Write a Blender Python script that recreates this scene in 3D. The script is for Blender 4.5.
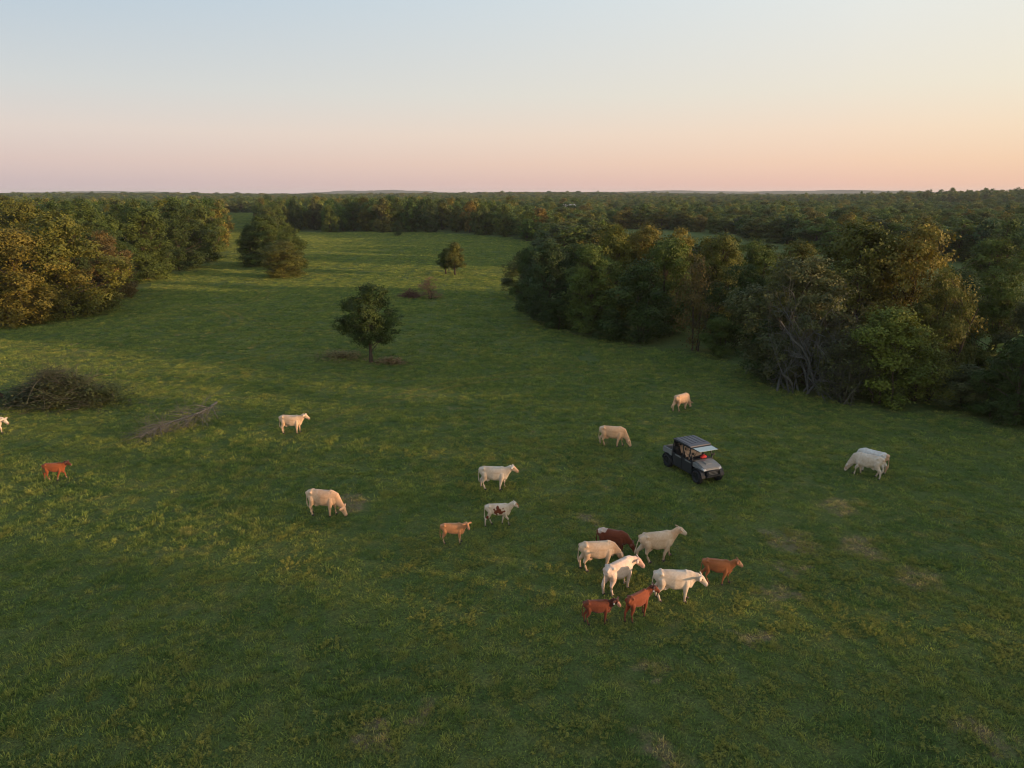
import bpy, bmesh, math, random
import numpy as np
from mathutils import Vector, Matrix
R = math.radians
for o in list(bpy.data.objects): bpy.data.objects.remove(o)
scene = bpy.context.scene
COL = scene.collection

# ------------------------------------------------------------------ camera
CAM_H, PITCH, FPX = 16.0, R(15.04), 711.0
cam_d = bpy.data.cameras.new('camera'); cam = bpy.data.objects.new('camera', cam_d); COL.objects.link(cam)
cam.location = (0, 0, CAM_H); cam.rotation_euler = (R(90) - PITCH, 0, 0)
cam_d.sensor_width = 36; cam_d.lens = 36 * FPX / 1024; cam_d.clip_end = 30000; cam_d.clip_start = .1
scene.camera = cam
scene.render.resolution_x, scene.render.resolution_y = 1024, 768

# ------------------------------------------------------------------ sky, sun, exposure
SUN_AZ, SUN_EL = 106.0, 5.4            # degrees clockwise from the view direction, degrees above the horizon
sa = R(SUN_AZ)
sun_xy = (math.sin(sa), math.cos(sa))
world = bpy.data.worlds.new('World'); scene.world = world; world.use_nodes = True
nt = world.node_tree; nt.nodes.clear()
def N(tree, t, **kw):
    n = tree.nodes.new(t)
    for k, v in kw.items(): setattr(n, k, v)
    return n
def ramp(tree, stops, fac=None, interp='LINEAR'):
    n = tree.nodes.new('ShaderNodeValToRGB'); cr = n.color_ramp; cr.interpolation = interp
    while len(cr.elements) < len(stops): cr.elements.new(0.5)
    for e, (p, c) in zip(cr.elements, stops):
        e.position = p; e.color = (*c, 1)
    if fac is not None: tree.links.new(fac, n.inputs[0])
    return n
def srgb(r, g, b):
    f = lambda v: (v / 255 / 12.92) if v / 255 <= .04045 else ((v / 255 + .055) / 1.055) ** 2.4
    return (f(r), f(g), f(b))
def M_(tree, op, a, b=None, clamp=False):
    n = tree.nodes.new('ShaderNodeMath'); n.operation = op; n.use_clamp = clamp
    for i, v in enumerate((a, b)):
        if v is None: continue
        if isinstance(v, (int, float)): n.inputs[i].default_value = v
        else: tree.links.new(v, n.inputs[i])
    return n.outputs[0]
def mixc(tree, fac, a, b, blend='MIX'):
    n = tree.nodes.new('ShaderNodeMix'); n.data_type = 'RGBA'; n.blend_type = blend; n.clamp_result = False
    for sock, v in ((n.inputs[0], fac), (n.inputs[6], a), (n.inputs[7], b)):
        if isinstance(v, (int, float)): sock.default_value = v
        elif isinstance(v, tuple): sock.default_value = (*v, 1) if len(v) == 3 else v
        else: tree.links.new(v, sock)
    return n.outputs[2]
tc = N(nt, 'ShaderNodeTexCoord'); sep = N(nt, 'ShaderNodeSeparateXYZ'); nt.links.new(tc.outputs['Generated'], sep.inputs[0])
zz = sep.outputs[2]
el = M_(nt, 'MULTIPLY', zz, 1.0, True)
sq = M_(nt, 'SQRT', el)                                   # 0..1, stretched near the horizon
def sky_ramp(cols):
    # elevation in degrees -> sqrt(sin(el))
    return ramp(nt, [(math.sqrt(math.sin(R(e))), srgb(*c)) for e, c in cols], sq).outputs[0]
away = sky_ramp([(0, (200, 182, 188)), (.8, (207, 188, 189)), (2.2, (221, 199, 193)), (4.2, (226, 212, 204)), (7, (212, 214, 213)), (13.3, (184, 203, 218)), (30, (158, 184, 210)), (80, (136, 164, 198))])
side = sky_ramp([(0, (232, 190, 178)), (.8, (240, 196, 178)), (2.2, (247, 210, 184)), (4.2, (248, 222, 198)), (7, (240, 231, 214)), (13.3, (232, 236, 233)), (30, (200, 214, 226)), (80, (138, 166, 199))])
sunw = sky_ramp([(0, (255, 196, 150)), (.8, (255, 205, 152)), (2.2, (255, 218, 166)), (4.2, (255, 232, 186)), (7, (255, 242, 208)), (13.3, (250, 244, 224)), (30, (214, 222, 226)), (80, (140, 168, 200))])
hl = M_(nt, 'SQRT', M_(nt, 'ADD', M_(nt, 'MULTIPLY', sep.outputs[0], sep.outputs[0]), M_(nt, 'MULTIPLY', sep.outputs[1], sep.outputs[1])))
dt = M_(nt, 'ADD', M_(nt, 'MULTIPLY', sep.outputs[0], sun_xy[0]), M_(nt, 'MULTIPLY', sep.outputs[1], sun_xy[1]))
cz = M_(nt, 'DIVIDE', dt, M_(nt, 'MAXIMUM', hl, 1e-4))    # cosine of the azimuth from the sun
f1 = M_(nt, 'DIVIDE', M_(nt, 'ADD', cz, .80), .95, True)
f2 = M_(nt, 'DIVIDE', M_(nt, 'ADD', cz, -.12), .80, True)
grad = mixc(nt, f2, mixc(nt, f1, away, side), sunw)
glow = M_(nt, 'MULTIPLY', M_(nt, 'POWER', M_(nt, 'DIVIDE', M_(nt, 'ADD', cz, -.38), .62, True), 1.4), M_(nt, 'POWER', M_(nt, 'SUBTRACT', 1.0, el, True), 6.0))
grad = mixc(nt, glow, grad, mixc(nt, 1.0, grad, (4.6, 3.9, 3.1), 'MULTIPLY'))           # the sky brightens towards the setting sun
nish = N(nt, 'ShaderNodeTexSky', sky_type='NISHITA', sun_disc=False)
nish.sun_elevation = R(SUN_EL); nish.sun_rotation = R(SUN_AZ); nish.altitude = 200
nish.dust_density = 2.0; nish.ozone_density = 2.0
bg = N(nt, 'ShaderNodeBackground'); bg.inputs[1].default_value = .08
nt.links.new(nish.outputs[0], bg.inputs[0])
bg2 = N(nt, 'ShaderNodeBackground'); bg2.inputs[1].default_value = .87; nt.links.new(grad, bg2.inputs[0])
addn = N(nt, 'ShaderNodeMixShader'); addn.inputs[0].default_value = .88
nt.links.new(bg.outputs[0], addn.inputs[1]); nt.links.new(bg2.outputs[0], addn.inputs[2])
wo = N(nt, 'ShaderNodeOutputWorld'); nt.links.new(addn.outputs[0], wo.inputs[0])

sun_d = bpy.data.lights.new('sun', 'SUN'); sun_d.energy = 4.6; sun_d.angle = R(.7); sun_d.color = (1.0, .63, .37)
sun = bpy.data.objects.new('sun', sun_d); COL.objects.link(sun)
sv = Vector((sun_xy[0] * math.cos(R(SUN_EL)), sun_xy[1] * math.cos(R(SUN_EL)), math.sin(R(SUN_EL))))
sun.rotation_euler = sv.to_track_quat('Z', 'Y').to_euler(); sun.location = (60, -20, 60)
vs = scene.view_settings
vs.view_transform = 'Standard'; vs.look = 'None'; vs.exposure = 0.32; vs.gamma = 1.0; vs.use_curve_mapping = False
scene.render.engine = 'CYCLES'
scene.cycles.max_bounces = 4; scene.cycles.diffuse_bounces = 2; scene.cycles.filter_width = 1.05; scene.cycles.adaptive_threshold = .015; scene.cycles.volume_bounces = 1; scene.cycles.transparent_max_bounces = 8

# ------------------------------------------------------------------ terrain height and pixel helpers
def gz(x, y):
    x = np.asarray(x, float); y = np.asarray(y, float)
    d = np.hypot(x, y)
    z = .16 * np.sin(x * .071 + 1.3) * np.sin(y * .053 + .4) + .10 * np.sin(x * .16 - y * .11) * np.clip(d / 40, 0, 1)
    z = z + 9.0 * np.exp(-((x - 620) / 190) ** 2 - ((y - 820) / 240) ** 2)
    z = z + 7.0 * np.exp(-((x - 80) / 420) ** 2 - ((y - 1900) / 520) ** 2) + 5 * np.exp(-((x + 900) / 500) ** 2 - ((y - 1500) / 420) ** 2)
    return z
def ground_at(px, py):
    dx = (px - 512) / FPX; dy = (384 - py) / FPX
    fy = math.cos(PITCH) + dy * math.sin(PITCH); fz = -math.sin(PITCH) + dy * math.cos(PITCH)
    z = 0.0
    for _ in range(12):
        t = (z - CAM_H) / fz
        z = float(gz(dx * t, fy * t))
    return Vector((dx * t, fy * t, z)), t           # t is the depth along the axis: FPX / t pixels per metre
def to_pixel(x, y, z):
    y = np.asarray(y, float); dz = np.asarray(z, float) - CAM_H
    depth = y * math.cos(PITCH) - dz * math.sin(PITCH); up = y * math.sin(PITCH) + dz * math.cos(PITCH)
    depth = np.where(depth < .1, .1, depth)
    return 512 + FPX * np.asarray(x) / depth, 384 - FPX * up / depth
def height_at(P, top_py):                            # height of a thing at ground point P whose top shows at row top_py
    dy = (384 - top_py) / FPX
    fy = math.cos(PITCH) + dy * math.sin(PITCH); fz = -math.sin(PITCH) + dy * math.cos(PITCH)
    return CAM_H + P.y / fy * fz - P.z

# ------------------------------------------------------------------ object helpers
def tag(o, label=None, cat=None, group=None, kind=None):
    if label: o['label'] = label
    if cat: o['category'] = cat
    if group: o['group'] = group
    if kind: o['kind'] = kind
    return o
def empty(name, loc=(0, 0, 0), rz=0.0):
    o = bpy.data.objects.new(name, None); COL.objects.link(o); o.location = loc; o.rotation_euler = (0, 0, rz)
    o.empty_display_size = .2
    return o
def link_mesh(name, me, parent=None, mat=None):
    o = bpy.data.objects.new(name, me); COL.objects.link(o)
    if parent: o.parent = parent
    if mat and not me.materials: me.materials.append(mat)
    return o
def mesh_np(name, V, F, mat=None, attrs=None, smooth=False):
    me = bpy.data.meshes.new(name)
    V = np.asarray(V, np.float32); F = np.asarray(F, np.int32); k = F.shape[1]
    me.vertices.add(len(V)); me.vertices.foreach_set('co', V.ravel())
    me.loops.add(F.size); me.loops.foreach_set('vertex_index', F.ravel())
    me.polygons.add(len(F)); me.polygons.foreach_set('loop_start', np.arange(0, F.size, k, dtype=np.int32))
    me.polygons.foreach_set('loop_total', np.full(len(F), k, np.int32))
    if smooth: me.polygons.foreach_set('use_smooth', np.ones(len(F), bool))
    for an, av in (attrs or {}).items():
        a = me.attributes.new(an, 'FLOAT', 'POINT'); a.data.foreach_set('value', np.asarray(av, np.float32))
    me.update(calc_edges=True)
    if mat: me.materials.append(mat)
    return me
class Tubes:
    """collects tapered tubes into one mesh"""
    def __init__(s, sides=6): s.V = []; s.F = []; s.n = 0; s.sides = sides
    def add(s, pts, rad, sides=None):
        k = sides or s.sides; pts = np.asarray(pts, float); rad = np.asarray(rad, float); m = len(pts)
        T = np.gradient(pts, axis=0); T /= np.linalg.norm(T, axis=1)[:, None] + 1e-9
        ref = np.array([.31, .17, .93]) if abs(T[0][2]) < .8 else np.array([1., .2, .1])
        A = np.cross(T, ref); A /= np.linalg.norm(A, axis=1)[:, None] + 1e-9; B = np.cross(T, A)
        an = np.arange(k) * 2 * math.pi / k
        ring = pts[:, None, :] + rad[:, None, None] * (A[:, None, :] * np.cos(an)[None, :, None] + B[:, None, :] * np.sin(an)[None, :, None])
        s.V.append(ring.reshape(-1, 3))
        i = np.arange(m - 1)[:, None] * k + np.arange(k)[None, :]; j = np.arange(m - 1)[:, None] * k + (np.arange(k) + 1)[None, :] % k
        s.F.append(np.stack([i, j, j + k, i + k], -1).reshape(-1, 4) + s.n); s.n += m * k
    def mesh(s, name, mat): return mesh_np(name, np.concatenate(s.V), np.concatenate(s.F), mat, smooth=True)

# ------------------------------------------------------------------ materials
def new_mat(name):
    m = bpy.data.materials.new(name); m.use_nodes = True; t = m.node_tree; t.nodes.clear()
    return m, t, N(t, 'ShaderNodeOutputMaterial')
def noise(t, scale, detail=4, rough=.55, vec=None, dist=0.0):
    n = N(t, 'ShaderNodeTexNoise'); n.inputs['Scale'].default_value = scale; n.inputs['Detail'].default_value = detail
    n.inputs['Roughness'].default_value = rough; n.inputs['Distortion'].default_value = dist
    if vec is not None: t.links.new(vec, n.inputs['Vector'])
    return n.outputs['Fac']
def plain(name, col, rough=.6, metal=0.0, var=.12, scale=6, bump=0.0, spec=.4, coat=0.0):
    m, t, out = new_mat(name)
    b = N(t, 'ShaderNodeBsdfPrincipled'); tcn = N(t, 'ShaderNodeTexCoord'); f = noise(t, scale, 5, .6, tcn.outputs['Object'])
    lo = tuple(c * (1 - var) for c in col); hi = tuple(min(1, c * (1 + var)) for c in col)
    r = ramp(t, [(.3, lo), (.7, hi)], f); t.links.new(r.outputs[0], b.inputs['Base Color'])
    b.inputs['Roughness'].default_value = rough; b.inputs['Metallic'].default_value = metal; b.inputs['Specular IOR Level'].default_value = spec
    b.inputs['Coat Weight'].default_value = coat
    if bump:
        bn = N(t, 'ShaderNodeBump'); bn.inputs['Strength'].default_value = bump; bn.inputs['Distance'].default_value = .02
        t.links.new(noise(t, scale * 4, 5, .7, tcn.outputs['Object']), bn.inputs['Height']); t.links.new(bn.outputs[0], b.inputs['Normal'])
    t.links.new(b.outputs[0], out.inputs[0]); return m

# pasture colour, shared by the soil sheet and the blades so that patches agree
FG = bpy.data.node_groups.new('pasture_colour', 'ShaderNodeTree')
FG.interface.new_socket('Grass', in_out='OUTPUT', socket_type='NodeSocketColor'); FG.interface.new_socket('Bare', in_out='OUTPUT', socket_type='NodeSocketFloat')
geo = N(FG, 'ShaderNodeNewGeometry'); pos = geo.outputs['Position']
GREEN, LUSH, YEL, STRAW = (.132, .190, .060), (.094, .158, .052), (.205, .225, .072), (.36, .305, .170)
nA = noise(FG, .035, 3, .5, pos); nB = noise(FG, .22, 4, .6, pos); nC = noise(FG, 1.1, 4, .6, pos); nD = noise(FG, .09, 5, .65, pos)
c = mixc(FG, ramp(FG, [(.40, (0, 0, 0)), (.62, (1, 1, 1))], nB).outputs[0], LUSH, GREEN)
c = mixc(FG, M_(FG, 'MULTIPLY', ramp(FG, [(.47, (0, 0, 0)), (.70, (1, 1, 1))], nC).outputs[0], ramp(FG, [(.36, (.25, .25, .25)), (.62, (1, 1, 1))], nD).outputs[0]), c, YEL)
bare_s = M_(FG, 'MULTIPLY', ramp(FG, [(.60, (0, 0, 0)), (.70, (1, 1, 1))], noise(FG, .55, 5, .65, pos)).outputs[0], ramp(FG, [(.50, (0, 0, 0)), (.62, (1, 1, 1))], nA).outputs[0])
wob = N(FG, 'ShaderNodeVectorMath', operation='MULTIPLY_ADD'); nz = N(FG, 'ShaderNodeTexNoise'); nz.inputs['Scale'].default_value = .9; nz.inputs['Detail'].default_value = 4; FG.links.new(pos, nz.inputs['Vector'])
FG.links.new(nz.outputs['Color'], wob.inputs[0]); wob.inputs[1].default_value = (3.2, 3.2, 0); FG.links.new(pos, wob.inputs[2])
for (qx, qy, qr) in ((790, 541, 1.5), (858, 547, 1.2), (800, 570, .7), (917, 582, 1.3), (786, 596, .8), (660, 745, .9), (372, 731, .7), (760, 640, .6), (985, 735, .9), (350, 503, 1.0), (430, 706, .5), (655, 668, .6), (840, 508, 1.1), (590, 520, .8)):
    Q, _ = ground_at(qx, qy); dn = N(FG, 'ShaderNodeVectorMath', operation='DISTANCE'); FG.links.new(wob.outputs[0], dn.inputs[0]); dn.inputs[1].default_value = (Q.x + 1.6, Q.y + 1.6, Q.z)
    bare_s = M_(FG, 'MAXIMUM', bare_s, M_(FG, 'MULTIPLY', M_(FG, 'SUBTRACT', 1.0, M_(FG, 'DIVIDE', dn.outputs['Value'], qr), True), 1.6, True))
def arc_track(center, through, reach):
    C_, _ = ground_at(*center); T_, _ = ground_at(*through); rr = (T_ - C_).length; a_ = N(FG, 'ShaderNodeVectorMath', operation='DISTANCE'); FG.links.new(pos, a_.inputs[0]); a_.inputs[1].default_value = C_
    b_ = N(FG, 'ShaderNodeVectorMath', operation='DISTANCE'); FG.links.new(pos, b_.inputs[0]); b_.inputs[1].default_value = T_
    m_ = None
    for off in (-.75, .75):
        q_ = M_(FG, 'SUBTRACT', 1.0, M_(FG, 'DIVIDE', M_(FG, 'ABSOLUTE', M_(FG, 'SUBTRACT', a_.outputs['Value'], rr + off)), .32), True); m_ = q_ if m_ is None else M_(FG, 'MAXIMUM', m_, q_)
    return M_(FG, 'MULTIPLY', m_, M_(FG, 'SUBTRACT', 1.0, M_(FG, 'DIVIDE', b_.outputs['Value'], reach), True))
for tr_ in (((60, 330), (226, 312), 22), ((420, 300), (300, 330), 26), ((100, 300), (255, 300), 20), ((700, 470), (480, 380), 30)):
    c = mixc(FG, M_(FG, 'MULTIPLY', arc_track(*tr_), .75), c, (.20, .20, .075))
bare_s = M_(FG, 'MULTIPLY', bare_s, ramp(FG, [(.38, (.2, .2, .2)), (.58, (.95, .95, .95))], noise(FG, 3.2, 5, .7, pos)).outputs[0])
c = mixc(FG, M_(FG, 'MULTIPLY', bare_s, .8), c, STRAW)
go = N(FG, 'NodeGroupOutput'); FG.links.new(c, go.inputs[0]); FG.links.new(bare_s, go.inputs[1])
def fg(t): n = N(t, 'ShaderNodeGroup'); n.node_tree = FG; return n

m_ground, t, out = new_mat('pasture_ground')
g = fg(t); b = N(t, 'ShaderNodeBsdfPrincipled'); b.inputs['Roughness'].default_value = 1; b.inputs['Specular IOR Level'].default_value = .05
ge = N(t, 'ShaderNodeNewGeometry'); fine = noise(t, 11.0, 6, .8, ge.outputs['Position'])
base = mixc(t, M_(t, 'MULTIPLY', g.outputs[1], .75), mixc(t, ramp(t, [(.40, (0, 0, 0)), (.62, (1, 1, 1))], fine).outputs[0], mixc(t, .75, g.outputs[0], (.052, .046, .018)), mixc(t, 1.0, g.outputs[0], (1.35, 1.15, 1.0), 'MULTIPLY')), (.19, .135, .085))
t.links.new(base, b.inputs['Base Color'])
bn = N(t, 'ShaderNodeBump'); bn.inputs['Strength'].default_value = .9; bn.inputs['Distance'].default_value = .12
t.links.new(noise(t, 7.0, 7, .75, ge.outputs['Position']), bn.inputs['Height']); t.links.new(bn.outputs[0], b.inputs['Normal']); t.links.new(b.outputs[0], out.inputs[0])

def blade_mat(name, mult, weed=None):
    m, t, out = new_mat(name); g = fg(t)
    oi = N(t, 'ShaderNodeObjectInfo'); at = N(t, 'ShaderNodeAttribute', attribute_name='rnd')
    col = g.outputs[0]
    if weed: col = mixc(t, .72, col, weed)
    col = mixc(t, M_(t, 'MULTIPLY', oi.outputs['Random'], .3), col, mixc(t, 1.0, col, (1.45, 1.30, 1.0), 'MULTIPLY'))
    col = mixc(t, at.outputs['Fac'], col, mixc(t, 1.0, col, mult, 'MULTIPLY'))
    d = N(t, 'ShaderNodeBsdfDiffuse'); tr = N(t, 'ShaderNodeBsdfTranslucent'); mx = N(t, 'ShaderNodeMixShader'); mx.inputs[0].default_value = .3
    t.links.new(col, d.inputs[0]); t.links.new(col, tr.inputs[0]); t.links.new(d.outputs[0], mx.inputs[1]); t.links.new(tr.outputs[0], mx.inputs[2]); t.links.new(mx.outputs[0], out.inputs[0])
    return m
m_blade = blade_mat('grass_blades', (2.9, 2.2, 1.55))
m_weed = blade_mat('yellow_weed_leaves', (1.8, 1.5, 1.15), (.215, .230, .068))

def leaf_mat(name, instanced=False):
    m, t, out = new_mat(name); oi = N(t, 'ShaderNodeObjectInfo'); at = N(t, 'ShaderNodeAttribute', attribute_name='rnd')
    if instanced:
        col = ramp(t, [(0, (.046, .084, .028)), (.35, (.072, .118, .034)), (.62, (.100, .142, .036)), (.82, (.132, .154, .038)), (.95, (.155, .142, .038)), (1, (.050, .088, .034))], oi.outputs['Random']).outputs[0]
    else: col = oi.outputs['Color']
    col = mixc(t, M_(t, 'MULTIPLY', at.outputs['Fac'], .8), mixc(t, 1.0, col, (.75, .80, .8), 'MULTIPLY'), mixc(t, 1.0, col, (2.2, 1.95, 1.3), 'MULTIPLY'))
    d = N(t, 'ShaderNodeBsdfPrincipled'); d.inputs['Roughness'].default_value = .65; d.inputs['Specular IOR Level'].default_value = .2
    tr = N(t, 'ShaderNodeBsdfTranslucent'); mx = N(t, 'ShaderNodeMixShader'); mx.inputs[0].default_value = .22
    t.links.new(col, d.inputs[0]); t.links.new(col, tr.inputs[0]); t.links.new(d.outputs[0], mx.inputs[1]); t.links.new(tr.outputs[0], mx.inputs[2]); t.links.new(mx.outputs[0], out.inputs[0])
    return m
m_leaf = leaf_mat('tree_leaves'); m_leaf_far = leaf_mat('forest_leaves', True)
m_bark = plain('bark', (.075, .058, .042), .95, var=.35, scale=5, bump=.8, spec=.1)
m_dead = plain('weathered_dead_wood', (.092, .090, .066), .95, var=.4, scale=3, bump=.5, spec=.1)
m_pale = plain('bleached_dead_wood', (.125, .126, .114), .95, var=.3, scale=3, spec=.1)
m_rust = plain('rusty_dead_twigs', (.14, .075, .052), .95, var=.35, scale=3, spec=.1)

# ------------------------------------------------------------------ ground: one sheet to the horizon
k = 150
s = np.sinh(np.linspace(-1, 1, 2 * k + 1) * 7.2); s = s / s.max() * 9000
X, Y = np.meshgrid(s, s + 40); Z = gz(X, Y)
n1 = 2 * k + 1
idx = np.arange(n1 * n1).reshape(n1, n1)
F = np.stack([idx[:-1, :-1], idx[:-1, 1:], idx[1:, 1:], idx[1:, :-1]], -1).reshape(-1, 4)
tag(link_mesh('ground', mesh_np('ground', np.stack([X, Y, Z], -1).reshape(-1, 3), F, m_ground, smooth=True)), kind='structure')

# far low ridges behind the forest
m_hill = plain('far_wooded_ridge', (.035, .045, .022), 1, var=.3, scale=.01, spec=.05)
def ridge(name, x0, x1, y, h, seed):
    r = np.random.default_rng(seed); m = 70; xs = np.linspace(x0, x1, m); tt = np.linspace(0, 1, m)
    prof = h * (np.sin(math.pi * tt) ** .7) * (.72 + .28 * np.interp(tt, np.linspace(0, 1, 12), r.random(12)))
    prof += h * .06 * r.random(m)
    rows = []
    for dy, f in ((-500, 0), (-260, .55), (-90, .93), (60, 1), (350, .5), (700, 0)): rows.append(np.stack([xs, np.full(m, y + dy), prof * f - 1.0], -1))
    V = np.stack(rows); ii = np.arange(6 * m).reshape(6, m)
    Fc = np.stack([ii[:-1, :-1], ii[:-1, 1:], ii[1:, 1:], ii[1:, :-1]], -1).reshape(-1, 4)
    tag(link_mesh(name, mesh_np(name, V.reshape(-1, 3), Fc, m_hill, smooth=True)), kind='structure')
ridge('hills', -1900, -300, 6300, 44, 1)
ridge('hills', 200, 3100, 6600, 42, 2)
ridge('hills', 1500, 3600, 5600, 44, 3)
ridge('hills', -4600, -2600, 6400, 36, 4)

# ------------------------------------------------------------------ grass (uncountable): points + geometry nodes
def blades_mesh(name, seed, n, radius, h0, h1, w, lean, mat, nseg=2):
    r = np.random.default_rng(seed)
    a = r.random(n) * 2 * math.pi; q = radius * np.sqrt(r.random(n)); base = np.stack([q * np.cos(a), q * np.sin(a), np.full(n, -.02)], -1)
    h = h0 + (h1 - h0) * r.random(n) ** 1.5; la = r.random(n) * 2 * math.pi; l = lean * h * r.random(n)
    d = np.stack([np.cos(la), np.sin(la), 0 * la], -1); fa = r.random(n) * math.pi; sd = np.stack([np.cos(fa), np.sin(fa), 0 * fa], -1) * (w * (.6 + .8 * r.random(n)))[:, None]
    up = np.array([0, 0, 1.])
    mid = base + up * (h * .6)[:, None] + d * (l * .4)[:, None]; tip = base + up * (h * .95)[:, None] + d * l[:, None]
    V = np.stack([base - sd * .5, base + sd * .5, mid + sd * .4, mid - sd * .4, tip + sd * .08, tip - sd * .08], 1).reshape(-1, 3)
    i = np.arange(n)[:, None] * 6
    F = np.concatenate([i + np.array([[0, 1, 2, 3]]), i + np.array([[3, 2, 4, 5]])])
    return mesh_np(name, V, F, mat, {'rnd': np.repeat(r.random(n), 6)})
def weed_mesh(name, seed, n, radius, h, mat, leaf):
    r = np.random.default_rng(seed); ns = 14; st = []
    sx = r.normal(0, radius * .5, (ns, 2)); sh = h * (.55 + .5 * r.random(ns)) * np.exp(-(np.hypot(*sx.T) / radius) ** 2 * .6)
    kk = r.integers(0, ns, n); f = .15 + .85 * r.random(n) ** .7
    P = np.stack([sx[kk, 0] * (1 + .5 * f), sx[kk, 1] * (1 + .5 * f), sh[kk] * f], -1) + r.normal(0, leaf * .7, (n, 3)) * [1, 1, .5]
    nn = r.normal(0, 1, (n, 3)) + [0, 0, .6]; nn /= np.linalg.norm(nn, axis=1)[:, None]
    tt = np.cross(nn, r.normal(0, 1, (n, 3))); tt /= np.linalg.norm(tt, axis=1)[:, None]; bb = np.cross(nn, tt)
    sz = leaf * (.6 + .8 * r.random(n))[:, None]
    V = np.stack([P - tt * sz, P + bb * sz * .35, P + tt * sz, P - bb * sz * .35], 1).reshape(-1, 3)
    F = np.arange(4 * n).reshape(-1, 4)
    return mesh_np(name, V, F, mat, {'rnd': np.repeat(r.random(n), 4)})
def scatter(name, protos, P, rot, size, seed=0):
    """one mesh of points; a geometry-nodes tree joins the instances of every prototype"""
    me = bpy.data.meshes.new(name); me.vertices.add(len(P)); me.vertices.foreach_set('co', np.asarray(P, np.float32).ravel())
    a = me.attributes.new('rot', 'FLOAT', 'POINT'); a.data.foreach_set('value', np.asarray(rot, np.float32))
    a = me.attributes.new('size', 'FLOAT_VECTOR', 'POINT'); a.data.foreach_set('vector', np.asarray(size, np.float32).ravel())
    which = np.random.default_rng(seed).integers(0, len(protos), len(P))
    a = me.attributes.new('which', 'INT', 'POINT'); a.data.foreach_set('value', which.astype(np.int32))
    o = link_mesh(name, me)
    ng = bpy.data.node_groups.new(name, 'GeometryNodeTree')
    ng.interface.new_socket('Geometry', in_out='INPUT', socket_type='NodeSocketGeometry'); ng.interface.new_socket('Geometry', in_out='OUTPUT', socket_type='NodeSocketGeometry')
    gi = N(ng, 'NodeGroupInput'); gout = N(ng, 'NodeGroupOutput'); jn = N(ng, 'GeometryNodeJoinGeometry')
    wa = N(ng, 'GeometryNodeInputNamedAttribute', data_type='INT'); wa.inputs[0].default_value = 'which'
    ra = N(ng, 'GeometryNodeInputNamedAttribute', data_type='FLOAT'); ra.inputs[0].default_value = 'rot'
    sc = N(ng, 'GeometryNodeInputNamedAttribute', data_type='FLOAT_VECTOR'); sc.inputs[0].default_value = 'size'
    cx = N(ng, 'ShaderNodeCombineXYZ'); ng.links.new(ra.outputs[0], cx.inputs[2])
    er = N(ng, 'FunctionNodeEulerToRotation'); ng.links.new(cx.outputs[0], er.inputs[0])
    for i, pm in enumerate(protos):
        proto = bpy.data.objects.new(name + '_source', pm)               # a source shape, never linked to the scene
        oi = N(ng, 'GeometryNodeObjectInfo'); oi.inputs['Object'].default_value = proto; oi.inputs['As Instance'].default_value = True
        cmp_ = N(ng, 'FunctionNodeCompare', data_type='INT', operation='EQUAL'); ng.links.new(wa.outputs[0], cmp_.inputs[2]); cmp_.inputs[3].default_value = i
        ip = N(ng, 'GeometryNodeInstanceOnPoints')
        ng.links.new(gi.outputs[0], ip.inputs['Points']); ng.links.new(cmp_.outputs[0], ip.inputs['Selection']); ng.links.new(oi.outputs['Geometry'], ip.inputs['Instance'])
        ng.links.new(er.outputs[0], ip.inputs['Rotation']); ng.links.new(sc.outputs[0], ip.inputs['Scale']); ng.links.new(ip.outputs[0], jn.inputs[0])
    ng.links.new(jn.outputs[0], gout.inputs[0])
    md = o.modifiers.new('scatter', 'NODES'); md.node_group = ng
    tag(o, kind='stuff')
    return o
def vnoise(x, y, scale, seed):
    r = np.random.default_rng(seed); G = r.random((64, 64)); u = x * scale % 64; v = y * scale % 64
    i = u.astype(int); j = v.astype(int); fu = u - i; fv = v - j; fu = fu * fu * (3 - 2 * fu); fv = fv * fv * (3 - 2 * fv); i1 = (i + 1) % 64; j1 = (j + 1) % 64; i %= 64; j %= 64
    return (G[i, j] * (1 - fu) + G[i1, j] * fu) * (1 - fv) + (G[i, j1] * (1 - fu) + G[i1, j1] * fu) * fv
rng = np.random.default_rng(11)
def wedge(d0, d1, dens, half=43):
    area = R(2 * half) / 2 * (d1 ** 2 - d0 ** 2); n = int(area * dens)
    d = np.sqrt(d0 ** 2 + (d1 ** 2 - d0 ** 2) * rng.random(n)); a = R(half) * (2 * rng.random(n) - 1)
    return d * np.sin(a), d * np.cos(a)
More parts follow.
